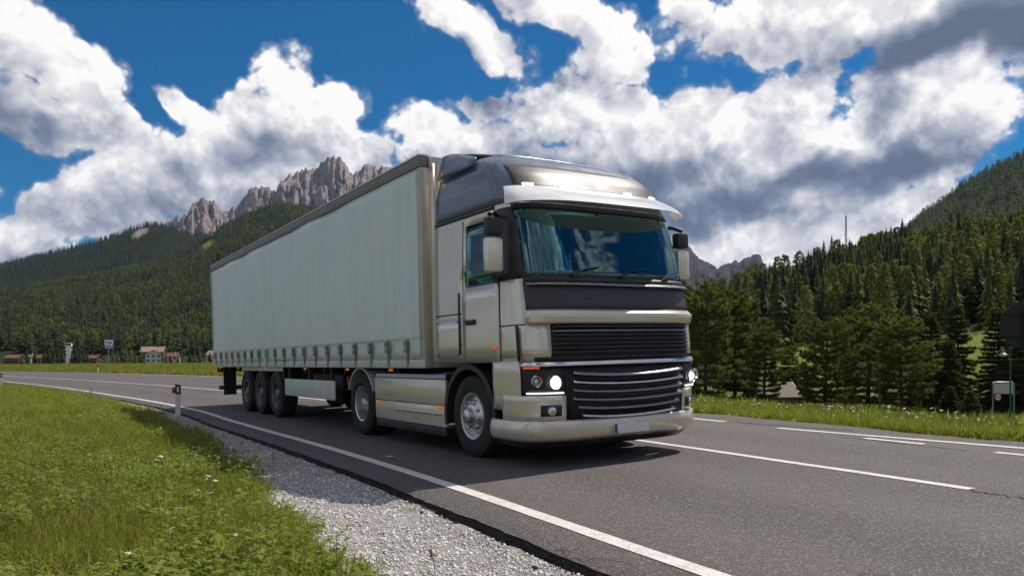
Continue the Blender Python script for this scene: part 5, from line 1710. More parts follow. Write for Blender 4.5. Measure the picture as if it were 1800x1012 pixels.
# ================================================================== ROADSIDE TREES (each a thing: trunk + crown)
def near_tree_meshes(seed, h, wid, pine, mat, **kw):
    tb, V, F = conifer_near(seed, h, wid, pine, **kw)
    return tb.mesh('trunk', M_BARK, 50, fix=False), tri_mesh('crown', V, F, mat)


PINES = [near_tree_meshes(101, 10, 2.5, True, M_PINE, dens=1.9, bare=.06), near_tree_meshes(102, 9, 2.9, True, M_PINE, dens=1.8, bare=.04), near_tree_meshes(103, 9, 2.2, True, M_PINE, dens=1.9, bare=.07)]
SPRUCES = [near_tree_meshes(111, 10, 2.3, False, M_SPRUCE, dens=2.3, bare=.02), near_tree_meshes(112, 9, 2.0, False, M_SPRUCE, dens=2.3, bare=.02)]
_H0 = {0: 10, 1: 9, 2: 9, 10: 10, 11: 9}
NEAR = [  # centre px, top px, depth, kind, width factor, label
    (1240, 492, 50, 0, .92, 'tall sunlit pine just right of the lorry cab, tallest of the roadside row'),
    (1292, 508, 54, 2, 1.05, 'tall narrow pine second from the lorry in the roadside row'),
    (1198, 540, 56, 10, 1.0, 'dark conifer half hidden behind the right side of the lorry cab'),
    (1343, 572, 48, 2, 1.05, 'mid height pine left of the small hut roof'),
    (1386, 592, 60, 11, .95, 'small slender spruce behind the hut roof'),
    (1450, 560, 46, 1, 1.0, 'broad pine with layered drooping branches right of the hut roof'),
    (1526, 532, 53, 0, 1.18, 'big rounded pine in the middle of the right hand row with its bare trunk showing'),
    (1584, 556, 45, 1, 1.02, 'wide pine with sunlit right flank beside the dark green lamp'),
    (1638, 542, 57, 10, 1.1, 'dark dense spruce right of the wide pine'),
    (1686, 528, 58, 11, .8, 'slender spruce with a thin spire standing before the far green field'),
    (1664, 592, 49, 11, 1.1, 'lower dark spruce in front of the slender spire'),
    (1757, 532, 52, 10, 1.0, 'dark spruce between the green field gap and the back of the octagonal sign'),
    (1795, 556, 50, 11, 1.2, 'shadowy spruce behind the green street lamp'),
    (1835, 520, 58, 10, 1.1, 'dark spruce at the right edge of the picture'),
    (1625, 600, 64, 10, 1.0, 'spruce mostly hidden behind the wide pine'),
    (1490, 606, 62, 11, 1.0, 'small spruce in the gap between two pines'),
    (1668, 676, 44, 11, 1.5, 'young bushy spruce low in front of the dark spruces'),
    (1706, 684, 43, 11, 1.5, 'young spruce low to the left of the blank notice board'),
    (1415, 632, 66, 11, 1.0, 'small spruce left of the broad layered pine before the light meadow'),
]
for i, (u, v, Y, kd, wf, lab) in enumerate(NEAR):
    x = (u - 900) * Y / FPX; z0 = gz(x, Y)
    h = CAM_H + (642 - v) * Y / FPX - z0
    tm, cm = PINES[kd] if kd < 10 else SPRUCES[kd - 10]
    t = thing('pine_tree' if kd < 10 else 'spruce_tree', lab, 'tree', (x, Y, z0), i * 2.1 + .4, 'roadside trees on the right')
    k = h / _H0[kd]
    t.scale = (k * wf, k * wf, k)
    link(bpy.data.objects.new('trunk', tm), t); link(bpy.data.objects.new('crown', cm), t)

# ---- far side of the valley on the left: the tree rows by the houses
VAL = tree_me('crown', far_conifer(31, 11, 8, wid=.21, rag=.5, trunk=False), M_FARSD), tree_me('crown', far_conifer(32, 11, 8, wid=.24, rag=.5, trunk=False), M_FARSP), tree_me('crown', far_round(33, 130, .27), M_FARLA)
_tk = MB(); _tk.tube([(0, 0, -.05), (0, 0, .5), (0, 0, .93)], [.022, .014, .004], 6); VTR = _tk.mesh('trunk', M_BARK, 50)
_ORD = ['first', 'second', 'third', 'fourth', 'fifth', 'sixth', 'seventh', 'eighth', 'ninth', 'tenth', 'eleventh']
_cnt = {}
def _nth(row):
    _cnt[row] = _cnt.get(row, -1) + 1
    return {'A': f'{_ORD[_cnt[row]]} dark spruce from the left in the valley row below the white tower',
            'B': f'{_ORD[_cnt[row]]} spruce from the left in the group right of the kilometre sign',
            'C': f'{_ORD[_cnt[row]]} spruce from the left in the valley row right of the white chalet'}[row]
VT = [(38, 618, 1, 'isolated spruce left of the red roofed houses'), (48, 613, 0, 'isolated dark spruce behind the leftmost red roof'), (62, 611, 0, 'isolated dark spruce right of the leftmost red roof')] + \
     [(u, v, 0, _nth('A')) for u, v in ((77, 612), (85, 607), (93, 611), (101, 606), (109, 611), (126, 612), (133, 606), (140, 611), (147, 608), (154, 615))] + \
     [(186, 622, 2, 'small pale shrub like tree left of the kilometre sign')] + \
     [(u, v, k, _nth('B')) for u, v, k in ((199, 617, 1), (207, 613, 1), (214, 603, 0), (222, 610, 1), (230, 607, 1), (238, 614, 1), (247, 611, 1))] + \
     [(255, 622, 2, 'round pale tree at the left wall of the white chalet')] + \
     [(284, 614, 0, 'dark spruce touching the right wall of the white chalet'), (323, 611, 2, 'brownish green round tree in the valley row right of the chalet'), (360, 618, 2, 'pale bushy tree in the valley row near the lorry')] + \
     [(u, v, k, _nth('C')) for u, v, k in ((292, 620, 1), (300, 622, 0), (313, 619, 0), (334, 616, 0), (342, 613, 1), (351, 611, 1), (369, 615, 0), (378, 613, 0), (388, 612, 0), (398, 615, 1))]
for i, (u, v, kd, lab) in enumerate(VT):
    Y = 430 + (i * 37 % 23)
    x = (u - 900) * Y / FPX; z0 = gz(x, Y)
    h = CAM_H + (642 - v) * Y / FPX - z0
    t = thing('valley_tree', lab, 'tree', (x, Y, z0), i * 1.3, 'trees in the valley by the houses')
    t.scale = (h, h, h)
    link(bpy.data.objects.new('trunk', VTR), t); link(bpy.data.objects.new('crown', VAL[kd]), t)
# round bushes at the meadow's far rim
BUSH = tri_mesh('bush', *[np.array(q) for q in far_round(35, 150, .55)], M_FARLA)
for u, v, lab in ((253, 628, 'round bush in front of the chalet on its left'), (285, 632, 'round bush in front of the chalet on its right'), (365, 634, 'low round bush before the valley trees near the lorry'), (176, 630, 'low bush beside the small red roof')):
    Y = 415; x = (u - 900) * Y / FPX; z0 = gz(x, Y); h = CAM_H + (642 - v) * Y / FPX - z0
    b_ = bpy.data.objects.new('bush', BUSH); COL.objects.link(b_); b_.location = (x, Y, z0 - .25 * h); b_.scale = (h * 1.25, h * 1.25, h * 1.25)
    tag(b_, lab, 'bush', 'bushes at the far rim of the meadow')

# ================================================================== GRASS, WEEDS, STONES (uncountable)
_m3 = [M_BLADE, M_STRAW, M_PETAL]
G_FINE = [clump('fine_grass', s, 20, .05, .13, .075, .0085, .9, _m3) for s in (1, 2, 3)] + [clump('fine_grass', s, 14, .09, .20, .07, .0085, .75, _m3) for s in (4, 5)] + [clump('fine_grass', 6, 14, .06, .15, .075, .0055, .8, [M_STRAW, M_STRAW, M_PETAL])]
G_TALL = [clump('tall_grass', s, 14, .16, .32, .08, .0055, .6, _m3, seedhead=1 if s == 11 else 0) for s in (11, 12, 13, 14)]
G_DRY = [clump('dry_grass', s, 22, .07, .19, .08, .0045, .9, [M_STRAW, M_STRAW, M_PETAL], seedhead=1) for s in (21, 22)]
G_WEED = [leaf_plant('weed_leaves', 31, 9, .07, .14, .42, .7, M_LEAF), leaf_plant('weed_leaves', 32, 7, .10, .19, .34, .9, M_LEAF), leaf_plant('weed_leaves', 33, 14, .04, .085, .60, 1.1, M_LEAF, spread=.07), leaf_plant('weed_leaves', 34, 11, .05, .10, .5, 1.2, M_LEAF, spread=.06)] + [herb('leafy_herb', 35, 6, .08, .17, .05, M_LEAF), herb('leafy_herb', 36, 4, .12, .22, .065, M_LEAF), herb('leafy_herb', 37, 8, .06, .13, .035, M_LEAF, .07)]
G_VERGE = [clump('verge_grass', s, 34, .30, .62, .16, .011, .5, _m3, seedhead=1, umbel=u_) for s, u_ in ((41, 0), (42, 0), (43, 0), (46, 0), (47, 0), (44, 1))] + [leaf_plant('verge_leaves', 45, 16, .16, .34, .36, 1.1, M_LEAF, spread=.15)]
G_FAR = [clump('far_grass', s, 26, .25, .55, .35, .035, .5, _m3, segs=2) for s in (51, 52)] + [clump('far_grass', 53, 22, .2, .5, .35, .035, .5, [M_STRAW, M_STRAW, M_PETAL], segs=2)]
c_fine = variant_collection('fine_grass_kinds', G_FINE); c_tall = variant_collection('tall_grass_kinds', G_TALL)
c_dry = variant_collection('dry_grass_kinds', G_DRY); c_weed = variant_collection('weed_kinds', G_WEED); c_verge = variant_collection('verge_kinds', G_VERGE); c_far = variant_collection('far_grass_kinds', G_FAR)


def area_points(n, ymin, ymax, seed, xlo=-0.78, xhi=0.78, power=1.0):
    """random points in the fan in front of the camera, more of them near"""
    r = np.random.default_rng(seed)
    if abs(power) < 1e-6: Y = ymin * (ymax / ymin) ** r.random(n)
    else: Y = (ymin ** power + (ymax ** power - ymin ** power) * r.random(n)) ** (1 / power)
    X = Y * (xlo + (xhi - xlo) * r.random(n))
    return X, Y, r


def plant(name, n, ymin, ymax, seed, coll, cond, s0, s1, power=1.0, xlo=-.78, xhi=.78, grow=0.0, tilt=.18):
    X, Y, r = area_points(n, ymin, ymax, seed, xlo, xhi, power)
    s, nn = road_sn(X, Y)
    k = cond(X, Y, s, nn, r)
    X, Y = X[k], Y[k]
    Z = ground_h(X, Y)
    sc = (s0 + (s1 - s0) * r.random(len(X))) * (1 + grow * np.clip(Y - 6, 0, 60))
    return scatter(name, np.stack([X, Y, Z - .01], 1), r.random(len(X)) * 6.283, sc, coll, tilt=r.normal(size=(len(X), 2)) * tilt)


def in_near_grass(X, Y, s, n, r, soft=.35):
    lim = gravel_n(s) + (r.random(len(X)) - .75) * soft + (fbm(X * 1.3, Y * 1.3, 3) - .5) * .5
    return n < lim


patchy = lambda X, Y, f, o: fbm(X * f + o, Y * f + o * .7, 3)
plant('grass', 17000, 1.9, 9, 61, c_fine, lambda X, Y, s, n, r: in_near_grass(X, Y, s, n, r) & (patchy(X, Y, .9, 3) + .25 * r.random(len(X)) > .40), .8, 1.5, power=.9, xhi=.25)
plant('grass', 30000, 9, 48, 62, c_fine, lambda X, Y, s, n, r: in_near_grass(X, Y, s, n, r), .9, 1.5, power=.4, xhi=.1, grow=.02)
plant('tall_grass', 8000, 1.9, 12, 63, c_tall, lambda X, Y, s, n, r: in_near_grass(X, Y, s, n, r, .25) & (patchy(X, Y, .55, 9) > .42), .55, 1.1, power=.9, xhi=.2)
plant('tall_grass', 6000, 12, 50, 64, c_tall, lambda X, Y, s, n, r: in_near_grass(X, Y, s, n, r, .25) & (patchy(X, Y, .35, 5) > .52), .5, 1.0, power=.5, xhi=.1, grow=.008)
plant('weeds', 9000, 1.9, 9, 65, c_weed, lambda X, Y, s, n, r: in_near_grass(X, Y, s, n, r, .5) & (patchy(X, Y, .7, 21) > .46), .8, 1.6, power=.9, xhi=.25)
plant('weeds', 12000, 9, 30, 66, c_weed, lambda X, Y, s, n, r: in_near_grass(X, Y, s, n, r, .5) & (patchy(X, Y, .5, 27) > .42), .9, 1.5, power=.5, xhi=.1)
plant('dry_grass', 12000, 1.9, 45, 67, c_dry, lambda X, Y, s, n, r: in_near_grass(X, Y, s, n, r) & (patchy(X, Y, .6, 41) + .10 * sstep(-.35, -.7, X / Y) > .54) & (r.random(len(X)) < .8), .6, 1.1, power=.5, xhi=.2)
# sparse tufts creeping out over the gravel
plant('gravel_tufts', 2600, 2.2, 26, 68, c_fine, lambda X, Y, s, n, r: (n < -.62) & (n > gravel_n(s) - .2) & (patchy(X, Y, 1.5, 13) + .35 * np.exp(-(n - gravel_n(s)) * 2.0) > .80 - .22 * sstep(9, 14, Y)), .35, .9, power=.6, xhi=.3)

# right verge: tall flowering grass
def in_verge(X, Y, s, n, r, w=3.6):
    m_ = n - road_w(s)
    return (m_ > .10 + .35 * r.random(len(X))) & (m_ < w + 2 * r.random(len(X)))
plant('verge_grass', 15000, 6, 46, 71, c_verge, lambda X, Y, s, n, r: in_verge(X, Y, s, n, r, 5.0) & (np.degrees(np.arctan2(X, Y)) > -2), .28, .62, power=.8, xlo=-.02, xhi=.85)
plant('verge_turf', 16000, 6, 40, 72, c_fine, lambda X, Y, s, n, r: in_verge(X, Y, s, n, r, 6.0), 1.0, 1.9, power=.8, xlo=-.02, xhi=.85)
plant('rough_grass', 9000, 14, 75, 73, c_far, lambda X, Y, s, n, r: (n - road_w(s) > 5) & (np.hypot(X - 26, (Y - 27.5) * 1.0) > 0) & (np.min(np.hypot(X[:, None] - _pp[None, ::6, 0], Y[:, None] - _pp[None, ::6, 1]), 1) > 1.5), .6, 1.2, power=1.2, xlo=.05, xhi=.85)
# meadow across the road, left
plant('meadow_edge_grass', 6000, 40, 150, 74, c_far, lambda X, Y, s, n, r: (n - road_w(s) > .25) & (n - road_w(s) < 3.5 + 6 * r.random(len(X)) ** 2), .9, 1.6, power=.6, xlo=-.85, xhi=-.2)
plant('meadow_grass', 16000, 60, 420, 75, c_far, lambda X, Y, s, n, r: (n - road_w(s) > 3), 1.2, 2.2, power=.5, xlo=-.80, xhi=-.25)


# ---- stones of the shoulder
def stone(seed):
    bm = bmesh.new(); bmesh.ops.create_icosphere(bm, subdivisions=1, radius=1.0)
    r = np.random.default_rng(seed); sc = 0.6 + 0.5 * r.random(3)
    for v in bm.verts: v.co = Vector((v.co.x * sc[0], v.co.y * sc[1], v.co.z * sc[2] * .75)) * (0.78 + 0.44 * r.random())
    V = np.array([v.co[:] for v in bm.verts]); F = np.array([[v.index for v in f.verts] for f in bm.faces]); bm.free()
    return tri_mesh('stone', V, F, M_STONE)


def mat_stone():
    m, N, b = material('limestone_chips')
    inf = N.n('ShaderNodeObjectInfo').outputs['Random']; p = N.n('ShaderNodeTexCoord').outputs['Object']
    c = N.ramp(inf, [(0, (0.50, 0.47, 0.45)), (.12, (0.66, 0.63, 0.61)), (.6, (0.79, 0.77, 0.75)), (1, (0.87, 0.85, 0.83))])
    N.put(b.inputs['Base Color'], N.mix(N.m('MULTIPLY', N.noise(p, 1.5, 4, .6), .5), c, (0.33, 0.30, 0.27)))
    b.inputs['Roughness'].default_value = .9
    return m
M_STONE = mat_stone()
c_stone = variant_collection('stone_kinds', [stone(s) for s in range(6)])
def stones(n, y0, y1, seed, a, b_, power, edge=None):
    X, Y, r = area_points(n, y0, y1, seed, -.7, .42, power)
    s, nn = road_sn(X, Y)
    k = (nn < -.50) & (nn > gravel_n(s) - .35 - .3 * r.random(n)) if edge is None else ((nn < -.455) & (nn > -.47 - .16 * r.random(n) ** 2))
    X, Y, s, nn = X[k], Y[k], s[k], nn[k]
    sz = a * (b_ / a) ** (r.random(len(X)) ** 2.6) * (1 + .25 * sstep(.3, 0, np.abs(nn - gravel_n(s))))
    Z = ground_h(X, Y) + .022 if edge is None else np.interp(nn, [-.62, -.52, -.45, -.40], [-.10, -.085, -.035, -.012])
    return scatter('gravel_stones' if edge is None else 'asphalt_crumbs', np.stack([X, Y, Z], 1), r.random(len(X)) * 6.28, np.stack([sz, sz, sz], 1), c_stone if edge is None else edge, tilt=r.normal(size=(len(X), 2)))
stones(90000, 2.6, 9, 81, .0042, .017, .8)
stones(42000, 9, 34, 82, .007, .024, .5)

c_crumb = bpy.data.collections.new('crumb_kinds')
for _o in c_stone.objects:
    _m = _o.data.copy(); _m.materials.clear(); _m.materials.append(M_EDGE); c_crumb.objects.link(bpy.data.objects.new('crumb', _m))
stones(140000, 2.6, 22, 83, .004, .015, .4, c_crumb)

# ---- countable flowers and weeds of the foreground, each a thing
def umbel_mesh(seed, n=34, R0=.05):
    r = np.random.default_rng(seed); V, F = [], []
    for k in range(n):
        a = k * 2.39996; q = R0 * math.sqrt((k + .5) / n); s = R0 * (.15 + .06 * r.random()); c = np.array([math.cos(a) * q, math.sin(a) * q, .03 - q * q * 5 + .006 * r.random()])
        b = len(V); t = r.normal(size=2) * .35
        for j in range(5):
            an = j * 6.283 / 5; V.append(c + s * np.array([math.cos(an), math.sin(an), t[0] * math.cos(an) + t[1] * math.sin(an)]))
        F.append((b, b + 1, b + 2)); F.append((b, b + 2, b + 3)); F.append((b, b + 3, b + 4))
    return tri_mesh('flower_head', np.array(V), np.array(F), M_PETAL)
UMB = [umbel_mesh(1), umbel_mesh(2, 26, .04)]
M_STEM = foliage('stems', (0.05, 0.075, 0.015), (0.10, 0.13, 0.03), .1, 2.0)
FL = [(366, 838, 7.6, 'white flowering yarrow nearest the gravel in the middle of the grass'), (378, 846, 7.2, 'white umbel flower just right of another at the grass edge'), (345, 872, 6.5, 'white umbel flower low in the middle of the grass'),
      (372, 868, 6.5, 'small white flower head standing beside the bright grass rim'), (314, 897, 5.9, 'bright round white flower head alone in the green grass'), (303, 942, 5.1, 'small flat white flower in the lower grass'),
      (142, 730, 15.0, 'white flower far back in the left grass'), (98, 729, 16.0, 'tiny white flower leftmost in the far grass'), (228, 998, 4.3, 'pale flower head at the bottom of the picture in the grass'), (343, 800, 9.5, 'white flower close to the shaded grass rim'),
      (282, 803, 9.0, 'small yellowish white flower by the shaded edge of the grass'), (412, 955, 5.0, 'pale bud like flower among broad leaves near the gravel')]
for i, (u, v, Y, lab) in enumerate(FL):
    x = (u - 900) * Y / FPX; z0 = gz(x, Y); zt = max(CAM_H + (642 - v) * Y / FPX, z0 + .16); h = zt - z0
    t = thing('yarrow_plant', lab, 'wildflower', (x, Y, z0), i * 1.7, 'white flowers in the foreground grass')
    st = MB(); st.tube([(.04 * math.sin(i), .03, -.02), (.01, .01, h * .5), (0, 0, h)], [.004, .0035, .0025], 6); st.build('stem', M_STEM, t, 50)
    for j in range(1 if i % 2 else 2):
        hd = bpy.data.objects.new('flower_head', UMB[(i + j) % 2]); link(hd, t)
        hd.location = (.05 * j * math.cos(i + j * 2.2), .05 * j * math.sin(i + j * 2.2), h - .03 * j - .005); hd.scale = (.62 - .16 * j,) * 3; hd.rotation_euler = (.25 * math.sin(i * 3.3 + j), .25 * math.cos(i * 2.1 + j), i)
        if j: MB().tube([(0, 0, h - .12), (hd.location.x, hd.location.y, hd.location.z)], .002, 5).build('side_stem', M_STEM, t, 50)
WD = [leaf_plant('leaf_rosette', 91, 13, .09, .17, .30, 1.0, M_LEAF), leaf_plant('leaf_rosette', 92, 10, .12, .22, .26, 1.4, M_LEAF), leaf_plant('leaf_rosette', 93, 8, .05, .10, .4, .8, M_RUST)]
for i, (u, v, Y, k, sc, lab) in enumerate([(622, 990, 4.7, 0, .9, 'leafy dandelion like weed standing alone in the gravel at the bottom'), (586, 984, 4.75, 1, .7, 'upright weed at the gravel edge left of the dandelion like weed'), (640, 985, 4.75, 2, .7, 'reddish leaved seedling beside the weed in the gravel'),
                                       (418, 985, 4.6, 1, 1.2, 'dock plant with broad leaves in the lower grass'), (448, 960, 5.0, 0, 1.1, 'broad leaved plantain near the gravel edge'), (452, 968, 4.9, 2, 1.0, 'dark rusty leaf of dock near the gravel edge'), (285, 768, 12.4, 1, 1.6, 'tall weed in the shaded rim of the grass')]):
    x = (u - 900) * Y / FPX; z0 = gz(x, Y) + .015
    t = thing('weed_plant', lab, 'weed', (x, Y, z0), i * 1.1, 'single weeds by the gravel')
    a = bpy.data.objects.new('leaf_rosette', WD[k]); link(a, t); a.scale = (sc,) * 3
    b_ = bpy.data.objects.new('inner_leaves', WD[k]); link(b_, t); b_.scale = (sc * .6, sc * .6, sc * .95); b_.rotation_euler = (.1, 0, 1.2)
# straw coloured seed stalks leaning over the gravel
for i, (u, v0, v1, Y, lab) in enumerate([(441, 836, 788, 8.3, 'pale dry seed stalk left of two others over the shaded gravel'), (482, 838, 790, 8.2, 'tallest pale dry seed stalk over the shaded gravel'), (461, 840, 802, 8.2, 'short pale dry seed stalk between two taller ones'), (108, 690, 668, 24, 'dry stalk at the far left grass rim against the road'), (160, 694, 664, 23, 'feathery dry stalk against the far road'), (768, 1000, 955, 4.55, 'thin dead twiggy stalk in the foreground gravel')]):
    x = (u - 900) * Y / FPX; z0 = gz(x, Y); h = (v0 - v1) * Y / FPX + .05
    t = thing('seed_stalk', lab, 'dry stalk', (x, Y, z0), i * 2.0, 'dry seed stalks at the grass rim')
    st = MB(); st.tube([(0, 0, -.02), (.02, .0, h * .6), (.05, .01, h)], [.003, .0025, .0015], 5); st.build('stem', M_STRAW, t, 50)
    r = np.random.default_rng(i); V, F = [], []
    for k in range(26):
        q = r.random(); c = np.array([.05 - .03 * q, .01, h * (1 - .30 * q)]) + r.normal(size=3) * .012 * (0.4 + q); d = r.normal(size=3) * .012; w = r.normal(size=3) * .006; b = len(V)
        V += [c - d, c + w, c + d, c - w]; F += [(b, b + 1, b + 2), (b, b + 2, b + 3)]
    link(bpy.data.objects.new('seed_head', tri_mesh('seed_head', np.array(V), np.array(F), M_STRAW)), t)

# ================================================================== SIGNS, POSTS, HOUSES
M_WHITEP = simple('white_post_plastic', (0.74, 0.74, 0.72), 0.45, var=0.06, dirt=0.35)
M_BLACKB = simple('black_band', (0.018, 0.018, 0.020), 0.5, var=0.2)
M_REFW = simple('white_reflector', (0.70, 0.72, 0.74), 0.15, var=0.03, coat=.5)
M_REFR = simple('red_reflector', (0.40, 0.02, 0.02), 0.2, var=0.1, coat=.5)
M_GALV = simple('galvanised_steel', (0.38, 0.39, 0.40), 0.42, 0.8, var=0.15, dirt=.2)
M_SIGNW = simple('sign_white', (0.88, 0.88, 0.87), 0.35, var=0.03)
M_SIGNB = simple('sign_blue', (0.01, 0.20, 0.80), 0.35, var=0.05)
M_SIGNR = simple('sign_red', (0.55, 0.015, 0.02), 0.35, var=0.05)
M_SIGNK = simple('sign_black', (0.015, 0.015, 0.017), 0.4, var=0.05)
M_SIGNBACK = simple('sign_back_grey', (0.020, 0.021, 0.023), 0.75, 0.0, var=0.2)
M_GREENM = simple('green_lamp_paint', (0.012, 0.085, 0.055), 0.35, 0.1, var=0.1, coat=.3)
M_LAMPG = simple('lamp_glass', (0.75, 0.72, 0.62), 0.2, var=0.05, coat=.5)
M_BOARDB = simple('board_back', (0.45, 0.50, 0.44), 0.5, .2, var=.06)
M_PLASTER = simple('pale_plaster', (0.52, 0.50, 0.46), 0.9, var=.08, scale=1.2)
M_PLASTER2 = simple('cream_plaster', (0.60, 0.52, 0.40), 0.9, var=.08, scale=1.2)
M_TILE = simple('red_roof_tiles', (0.15, 0.05, 0.038), 0.85, var=.25, scale=2.0)
M_TILE2 = simple('pinkish_roof_tiles', (0.28, 0.175, 0.145), 0.85, var=.2, scale=2.0)
M_WOODD = simple('dark_wood', (0.065, 0.042, 0.028), 0.85, var=.3, scale=3)
M_WIN = simple('window_glass', (0.03, 0.035, 0.045), 0.1, var=.1)
M_SHED = simple('weathered_boards', (0.16, 0.135, 0.11), 0.9, var=.3, scale=4)
M_SHINGLE = simple('grey_shingles', (0.20, 0.175, 0.155), 0.9, var=.3, scale=8, bumps=.5)
M_MASTR = simple('mast_red', (0.22, 0.05, 0.04), 0.6, var=.15)
M_MASTW = simple('mast_grey', (0.30, 0.27, 0.26), 0.6, .3, var=.15)


FONT = {'5': [(1, 1), (0, 1), (0, .55), (.75, .55), (1, .42), (1, .13), (.8, 0), (0, 0)], '0': [(.25, 0), (0, .2), (0, .8), (.25, 1), (.75, 1), (1, .8), (1, .2), (.75, 0), (.25, 0)],
        '8': [(.25, .52), (.05, .7), (.05, .85), (.25, 1), (.75, 1), (.95, .85), (.95, .7), (.75, .52), (.25, .52), (0, .35), (0, .15), (.25, 0), (.75, 0), (1, .15), (1, .35), (.75, .52)],
        '4': [(.75, 0), (.75, 1), (0, .3), (1, .3)], '9': [(.1, 0), (.7, 0), (1, .3), (1, .8), (.75, 1), (.25, 1), (0, .8), (0, .6), (.25, .45), (.8, .45), (1, .6)], 'S': [(1, .85), (.75, 1), (.25, 1), (0, .85), (0, .65), (1, .38), (1, .15), (.75, 0), (.25, 0), (0, .15)]}


def glyph(mb, ch, x, z, w, h, y, t, th=.003):
    """stroke letter on an x-z board facing -y"""
    P = [(x + a * w, z + b * h) for a, b in FONT[ch]]
    for (x0, z0), (x1, z1) in zip(P[:-1], P[1:]):
        dx, dz = x1 - x0, z1 - z0; l = math.hypot(dx, dz); nx, nz = -dz / l * t / 2, dx / l * t / 2; ex, ez = dx / l * t * .35, dz / l * t * .35
        mb.prism([(x0 - ex + nx, z0 - ez + nz), (x0 - ex - nx, z0 - ez - nz), (x1 + ex - nx, z1 + ez - nz), (x1 + ex + nx, z1 + ez + nz)], th, 'y', y - th)


# ---- marker posts
def marker_post(label, u, v, Y, h, rz, wing, up=True):
    x = (u - 900) * Y / FPX; z0 = gz(x, Y)
    t = thing('marker_post', label, 'marker post', (x, Y, z0), rz, 'white roadside marker posts')
    mb = MB(); mb.prism([(-.06, -.04), (.06, -.04), (.06, .02), (.02, .05), (-.02, .05), (-.06, .02)], h * .70 + .1, 'z', -.1); mb.build('post_body', M_WHITEP, t, 40, bevel=.006)
    b_ = MB(); vs = [(-.062, -.042), (.062, -.042), (.062, .022), (.02, .052), (-.02, .052), (-.062, .022)]
    tops = [h * 1.02, h * .975, h * .975, h * .99, h * .99, h * 1.02]
    V = [(a, b, h * .70) for a, b in vs] + [(a, b, c) for (a, b), c in zip(vs, tops)]
    b_.add(V, [tuple(reversed(range(6))), tuple(range(6, 12))] + [(i, (i + 1) % 6, 6 + (i + 1) % 6, 6 + i) for i in range(6)])
    bd = b_.build('black_band' if wing != 'red' else 'dark_red_band', M_BLACKB if wing != 'red' else M_REFR, t, 40, bevel=.005)
    MB().box(-.022, .022, -.047, -.0425, h * .76, h * .93).build('reflector', M_REFW if wing != 'red' else M_BLACKB, bd)
    if wing == 'flag':
        MB().box(-.135, -.063, -.012, .004, h * .735, h * .92, .004).build('red_reflector_plate', M_REFR, t, 40)
    return t
marker_post('white marker post with black top and red side reflector beside the shaded gravel', 313, 730, 18.6, .80, R(18), 'flag')
marker_post('white marker post with dark red top across the road beside the kilometre sign', 172, 655, 80, 1.05, R(10), 'red')
marker_post('white marker post with black top at the left edge of the picture', 2, 670, 41.5, .86, R(40), '')

# ---- kilometre sign
Y = 80.5; x = (189.5 - 900) * Y / FPX; z0 = gz(x, Y)
ks = thing('kilometre_sign', 'white kilometre sign with black 58 above a blue band on a thin grey pole', 'road sign', (x, Y, z0), R(14))
H = CAM_H + (642 - 597) * Y / FPX - z0
MB().tube([(0, .03, -.1), (.05, .03, H * .5), (.10, .03, H - .05)], .042, 10).build('pole', M_GALV, ks, 40)
sw_, sh_ = .80, .90
MB().box(.10 - sw_ / 2, .10 + sw_ / 2, -.02, -.002, H - sh_, H, .004).build('sign_plate', M_SIGNW, ks)
MB().box(.10 - sw_ / 2 + .004, .10 + sw_ / 2 - .004, -.026, -.0202, H - sh_ + .004, H - sh_ * .67).build('blue_panel', M_SIGNB, ks)
g_ = MB(); glyph(g_, '5', -.17, H - .46, .19, .29, -.0202, .062); glyph(g_, '8', .14, H - .46, .21, .29, -.0202, .062); tag(g_.build('numerals', M_SIGNK, ks), kind=None)
g_ = MB()
for ch, xx in (('S', -.22), ('S', -.10), ('4', .14), ('9', .27)): glyph(g_, ch, xx, H - .83, .085, .15, -.0262, .03)
g_.build('blue_band_lettering', M_SIGNW, ks)

# ---- small white post and stone across the road, near the trailer's tail
Y = 72; x = (305 - 900) * Y / FPX; z0 = gz(x, Y)
tt = thing('boundary_stone', 'small white painted stone in the verge left of the trailer tail', 'stone', (x, Y, z0))
MB().box(-.16, .16, -.12, .12, -.1, .32, .05).build('stone_block', M_WHITEP, tt, 40); MB().box(-.10, .10, -.08, .08, .322, .42, .03).build('cap', M_WHITEP, tt, 40)
Y = 70; x = (343 - 900) * Y / FPX; z0 = gz(x, Y)
b_ = bpy.data.objects.new('shrub', BUSH); COL.objects.link(b_); b_.location = (x, Y, z0 - .2); b_.scale = (1.1, 1.1, 1.2); tag(b_, 'small dark shrub in the verge near the trailer tail', 'shrub')

# ---- right side: speed limit sign on the board's leg, blank board seen from behind, lamps, octagonal sign
Y = 44.0
def px(u, Y=Y): return (u - 900) * Y / FPX
z0 = gz(px(1762), Y); zz = lambda v: CAM_H + (642 - v) * Y / FPX
nb = thing('notice_board', 'blank pale notice board on two grey legs seen beside the green lamp', 'board', (px(1762), Y, z0))
L0, L1 = px(1745) - px(1762), px(1782) - px(1762)
top = zz(671.5) - z0; bot = zz(690.5) - z0
MB().box(L0 + .05, L1 - .05, -.02, .02, bot, top - .05).build('board_panel', M_BOARDB, nb)
fr = MB(); fr.tube([(L0, 0, -.1), (L0, 0, top - .06), (L0 + .07, 0, top), (L1 - .07, 0, top), (L1, 0, top - .06), (L1, 0, -.1)], .045, 8); fr.build('tube_frame', M_GALV, nb, 50)
MB().tube([(L0, 0, bot - .03), (L1, 0, bot - .03)], .03, 8).build('lower_rail', M_GALV, nb, 50)
sp = thing('speed_limit_sign', 'round red rimmed 50 speed limit sign on the left leg of the blank board', 'road sign', (px(1752.5), Y - .08, 0))
zc = zz(697.5); rad = 6.4 * Y / FPX
sp.location.z = zc - rad
